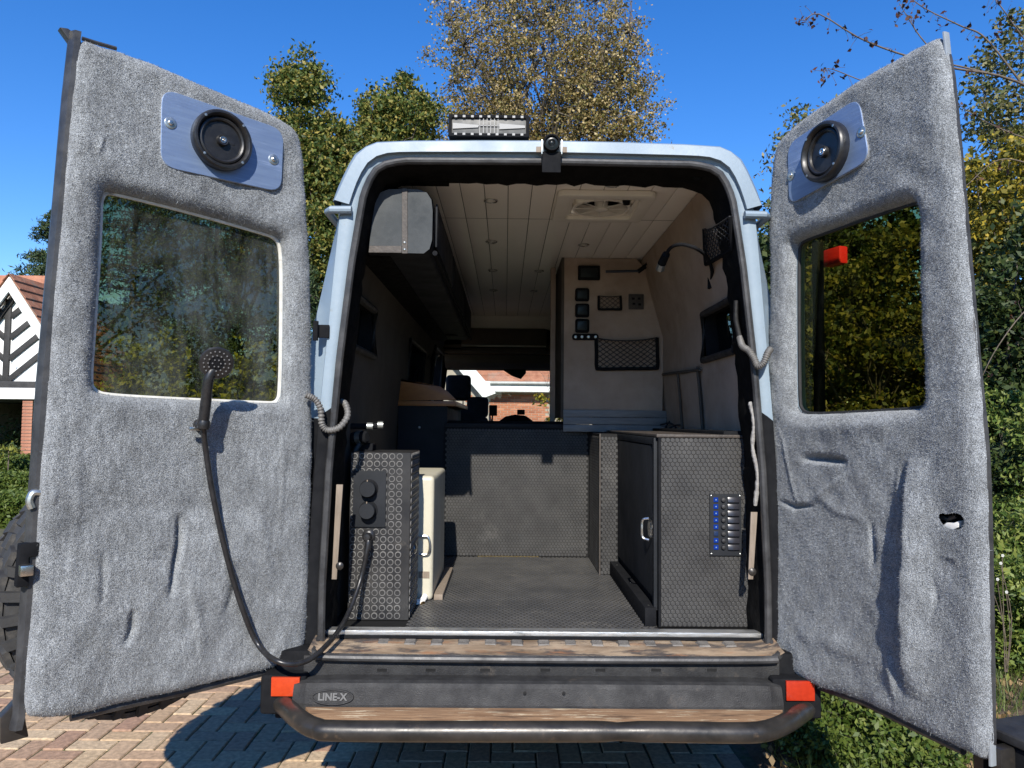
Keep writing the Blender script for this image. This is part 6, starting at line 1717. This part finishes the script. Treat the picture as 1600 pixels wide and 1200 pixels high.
# ---------------------------------------------------------------- timbered garage and box hedges on the left
YG = 14.0
def G(u, v, y=YG): return P(u, v, y)
apex = G(27, 437); beam_z0, beam_z1 = G(30, 600).z, G(30, 591).z
hw_ = 2.05; gx0 = apex.x
ga = thing('timbered_garage', 'white and black half-timbered garage gable with a red tiled roof', 'garage', (gx0, YG + 2, -.06))
slope = (apex.z - beam_z0) / hw_
slope = 1.45
hw_ = (apex.z - beam_z0) / slope
fg = Frame((gx0, YG, 0), (1, 0, 0), (0, 0, 1), (0, -1, 0))
MB().prism(fg, [(-hw_, beam_z0), (hw_, beam_z0), (0, apex.z - .12)], -.12, 0).build('gable_wall', white_paint, ga)
def beam(u0, v0, u1, v1, w_, name='timber', mat=black_timber, n1=.05):
    a, b = np.array((u0, v0)), np.array((u1, v1)); d = (b - a) / np.linalg.norm(b - a); q_ = np.array((-d[1], d[0])) * w_ / 2
    return MB().prism(fg, [tuple(a - q_), tuple(b - q_), tuple(b + q_), tuple(a + q_)], .001, n1).build(name, mat, ga, bevel=0.006)
pw_ = G(14, 500).x - gx0
beam(pw_, beam_z0, pw_, apex.z - .45, .13)
for k in range(4):
    zc = beam_z0 + .08 + k * .48
    L_ = min(1.6, (apex.z - .3 - zc) / (slope + .85) )
    for s in (1, -1):
        if L_ > .15: beam(pw_ + s * .06, zc, pw_ + s * (.06 + L_), zc + L_ * .85, .12, n1=.046)
beam(-hw_, beam_z0 - .02, hw_, beam_z0 - .02, .16, n1=.06)
for k in range(1, 2):
    pass
for s in (-1, 1):
    a = np.array((s * (hw_ + .45), beam_z0 - .45 * slope + .0)); b = np.array((0, apex.z + .02)); d = (b - a) / np.linalg.norm(b - a); q_ = np.array((-d[1], d[0])) * (1 if s > 0 else -1)
    MB().prism(fg, [tuple(a), tuple(b), tuple(b - np.array((0, .34))), tuple(a - np.array((0, .34)))], .22, .28).build('bargeboard', white_paint, ga, bevel=0.01)
    MB().prism(fg, [tuple(a - np.array((0, .38))), tuple(b - np.array((0, .38))), tuple(b - np.array((0, .50))), tuple(a - np.array((0, .50)))], .01, .09).build('timber', black_timber, ga)
roof_red = pm('red_clay_tile', (.28, .11, .06), (.42, .19, .11), 5, .8, bump=.01, bscale=14, spots=((.2, .16, .12), 3, .55, .7))
for s in (-1, 1):
    e = Vector((gx0 + s * (hw_ + .5), YG - .3, beam_z0 - .5 * slope)); r = Vector((gx0, YG - .3, apex.z + .06))
    nrow = 16
    for k in range(nrow):
        a, b = e.lerp(r, k / nrow), e.lerp(r, (k + 1.15) / nrow if k < nrow - 1 else 1)
        up_ = Vector((0, 0, .05))
        MB().hexa([a + up_, a + up_ + Vector((0, 7, 0)), b + Vector((0, 7, .012)), b + Vector((0, 0, .012)), a + up_ + Vector((0, 0, .03)), a + up_ + Vector((0, 7, .03)), b + Vector((0, 7, .03)), b + Vector((0, 0, .03))]).build('tile_course', roof_red, ga)
# crossing roof behind the apex
MB().hexa([(gx0 - 4, YG + 1.5, 3.9), (gx0 + .4, YG + 1.5, 3.9), (gx0 + .4, YG + 1.6, 3.9), (gx0 - 4, YG + 1.6, 3.9), (gx0 - 4, YG + 2.6, 5.2), (gx0 + .2, YG + 2.6, 5.2), (gx0 + .2, YG + 2.7, 5.2), (gx0 - 4, YG + 2.7, 5.2)]).build('roof', roof_red, ga)
lz = G(30, 624).z
MB().box((gx0 - hw_ - .3, YG - .28, lz), (gx0 + hw_ + .3, YG + .1, beam_z0 - .10)).build('soffit', white_paint, ga, bevel=0.01)
pier_x0, pier_x1 = G(44, 660).x, G(59, 660).x
red_brick = pm('red_brick_face', (.28, .11, .065), (.4, .18, .11), 8, .85, bump=.004, bscale=60)
mortar = pm('mortar', (.3, .26, .2), (.38, .33, .26), 20, .9)
pier = MB().box((pier_x0, YG - .2, -.06), (pier_x1, YG + .1, lz)).build('pier', mortar, ga)
bw = (pier_x1 - pier_x0)
bm1 = MB().box((0, 0, 0), (bw + .012, .02, .062)).build('brick', red_brick, None, bevel=0.003, seg=1)
bme2 = bm1.data; bpy.data.objects.remove(bm1)
for k in range(int(lz / .075)):
    o = link('brick', bme2, pier); o.location = (pier_x0 - .006, YG - .216, .0 + k * .075)
MB().box((gx0 - hw_ - .3, YG + .1, -.06), (gx0 + hw_ + .3, YG + .14, .0)).build('threshold', mortar, ga)
MB().box((gx0 - 3, YG + 5.4, -.06), (gx0 + 2.4, YG + 5.5, 3.2)).build('back_wall', black_timber, ga)
MB().box((gx0 + hw_ + .2, YG + .1, -.06), (gx0 + hw_ + .3, YG + 5.4, lz)).build('side_wall', mortar, ga)
MB().box((gx0 - hw_ - .3, YG + .1, -.06), (gx0 - hw_ - .2, YG + 5.4, lz)).build('side_wall', mortar, ga)
MB().box((gx0 - hw_ - .3, YG + .1, lz - .05), (gx0 + hw_ + .3, YG + 5.4, lz)).build('garage_ceiling', black_timber, ga)
p = G(37, 676, YG + 3)
MB().box(p - Vector((.12, .05, .05)), p + Vector((.12, .05, .06))).build('pale_shelf_item', pale_wood, ga, bevel=0.01)  # small pale wood box inside the garage
# clipped hedges
for k, (v0, v1, Y, lab) in enumerate(((716, 742, 10.5, 'farthest clipped box hedge before the garage'), (744, 772, 9.0, 'middle clipped box hedge before the garage'), (775, 815, 7.6, 'nearest clipped box hedge beside the spare wheel'))):
    zt_, zb_ = P(20, v0, Y).z, max(0.0, P(20, v1, Y).z)
    xa, xb = P(-60, 700, Y).x, P(70, 700, Y).x
    rg = np.random.default_rng(200 + k)
    h = thing('box_hedge', lab, 'hedge', ((xa + xb) / 2, Y, -.06), 'clipped box hedges')
    n = 15000
    C = np.stack([rg.uniform(xa, xb, n), Y + rg.uniform(-.3, .3, n), rg.uniform(0, zt_, n)], 1)
    f = rg.integers(0, 3, n)
    C[f == 0, 2] = zt_ + rg.normal(0, .03, (f == 0).sum()); C[f == 1, 1] = Y - .3 + rg.normal(0, .03, (f == 1).sum())
    link('foliage', leaves_mesh('hedge_foliage', C, .05, rg, m_box, 1.0, .6), h)
    MB().box((xa + .05, Y - .24, -.06), (xb - .05, Y + .24, zt_ - .07)).build('hedge_core', pm('hedge_inside', (.012, .02, .006), (.02, .03, .008), 20, .9), h)
rs_ = thing('rose_bush', 'small pale green sprig standing above the clipped hedges', 'bush', (P(14, 720, 9.8).x, 9.8, 0))
q0_ = P(14, 705, 9.8)
rg = np.random.default_rng(210)
C = np.array(q0_) + rg.standard_normal((160, 3)) * np.array((.10, .08, .07))
link('foliage', leaves_mesh('sprig', C, .06, rg, m_lawnb, .8, .6), rs_)
MB().tube([Vector((q0_.x, 9.8, 0)), q0_], .01, 6).build('stem', twig_mat, rs_)

# ---------------------------------------------------------------- brick house seen through the windscreen
YH = 20.0
hs = thing('brick_house', 'red brick house with white bargeboard and tiled roof seen through the windscreen', 'house', (0, YH + 3, -.06))
fh = Frame((0, YH, 0), (1, 0, 0), (0, 0, 1), (0, -1, 0))
ev = P(770, 610, YH); ap = P(668, 490, YH)
gw = ev.x - ap.x
gable = MB().prism(fh, [(ap.x - gw, -.06), (ev.x - .12, -.06), (ev.x - .12, ev.z - .1), (ap.x, ap.z - .15), (ap.x - gw, ev.z - .1)], -.2, 0).build('gable_wall', mortar, hs)
a, b = np.array((ev.x, ev.z)), np.array((ap.x, ap.z)); dd = (b - a) / np.linalg.norm(b - a); nn_ = np.array((dd[1], -dd[0]))
MB().prism(fh, [tuple(a + np.array((.1, -.1))), tuple(b), tuple(b - np.array((0, .62))), tuple(a + np.array((-.28, -.25)))], .3, .36).build('bargeboard', white_paint, hs, bevel=0.01)
a2 = np.array((2 * ap.x - ev.x, ev.z))
MB().prism(fh, [tuple(a2), tuple(b), tuple(b - np.array((0, .62))), tuple(a2 - np.array((-.1, .3)))], .3, .36).build('bargeboard', white_paint, hs, bevel=0.01)
YW = YH + 1.2
fw2 = Frame((0, YW, 0), (1, 0, 0), (0, 0, 1), (0, -1, 0))
zs0, zs1 = P(810, 613, YW).z, P(810, 600, YW).z
wing = MB().box((ev.x - .3, YW, -.06), (6.5, YW + .2, zs0)).build('wing_wall', mortar, hs)
MB().box((ev.x - .2, YW - .45, zs0 - .02), (6.6, YW + .1, zs0 + .04)).build('soffit', white_paint, hs)
MB().box((ev.x - .2, YW - .50, zs0 + .0), (6.6, YW - .45, zs1)).build('fascia', white_paint, hs, bevel=0.008)
MB().tube([(ev.x - .1, YW - .55, zs1), (6.6, YW - .55, zs1)], .055, 10).build('gutter', pm('grey_gutter', (.3, .3, .28), (.4, .4, .37), 9, .5), hs)
for k in range(14):
    ya, yb2 = YW - .55 + k * .26, YW - .55 + (k + 1.1) * .26
    za, zb2 = zs1 + .02 + k * .2, zs1 + .02 + (k + 1.1) * .2
    MB().hexa([(ev.x - 1.2, ya, za + .03), (6.7, ya, za + .03), (6.7, yb2, zb2), (ev.x - 1.2, yb2, zb2), (ev.x - 1.2, ya, za + .06), (6.7, ya, za + .06), (6.7, yb2, zb2 + .02), (ev.x - 1.2, yb2, zb2 + .02)]).build('tile_course', roof_red, hs)
house_brick = ramp_mat('house_brick', [(.30, .11, .06), (.42, .17, .09), (.36, .14, .075), (.5, .23, .13), (.27, .10, .055)], source='object', rough=.85)
bm1 = MB().box((0, 0, 0), (.213, .02, .063)).build('brick', house_brick, None, bevel=0.003, seg=1)
bme3 = bm1.data; bpy.data.objects.remove(bm1)
def lay(fr_y, x0, x1, z0, z1, parent, inside):
    rows = int((z1 - z0) / .075)
    for r_ in range(rows):
        x = x0 - (.11 if r_ % 2 else 0)
        while x < x1:
            if inside(x + .1, z0 + r_ * .075 + .03):
                o = link('brick', bme3, parent); o.location = (x, fr_y - .012, z0 + r_ * .075)
            x += .225
z_lo = P(790, 663, YH).z
lay(YH, P(733, 600, YH).x, ev.x - .33, z_lo, 2.9, gable, lambda x, z: z < ev.z + (ev.x - x) * ((ap.z - ev.z) / gw) - .95)
lay(YW, ev.x - .1, P(852, 600, YW).x, P(790, 663, YW).z, zs0, wing, lambda x, z: True)
make_tree('young_tree', 'thin leafy sprig in front of the brick house', 'tree', (P(862, 660, 13).x, 13, -.06), [(0, 0, 2.15, .5, .4, .25), (.1, 0, 2.9, .55, .4, .35), (.2, 0, 1.5, .4, .4, .3)], m_yel, 40, 26, .09, .14, .03, 220, top=2.8, n_limb=24, twigs=8)
# a far belt of woodland round the plot that reads as one mass
rg = np.random.default_rng(77)
n = 42000
an = rg.random(n) * 2 * np.pi; rr = 48 + rg.normal(0, 2.5, n)
top_ = 4.6 + 1.2 * np.sin(an * 9) + .8 * np.sin(an * 23 + 1) + .5 * np.sin(an * 51)
C = np.stack([rr * np.sin(an), rr * np.cos(an), top_ * rg.random(n) ** .8], 1)
dt = link('distant_trees', leaves_mesh('distant_trees', C, .75, rg, m_dark, .3, .7)); dt['kind'] = 'stuff'
# drop anything the layout left out of use
for me in list(bpy.data.meshes):
    if me.users == 0: bpy.data.meshes.remove(me)
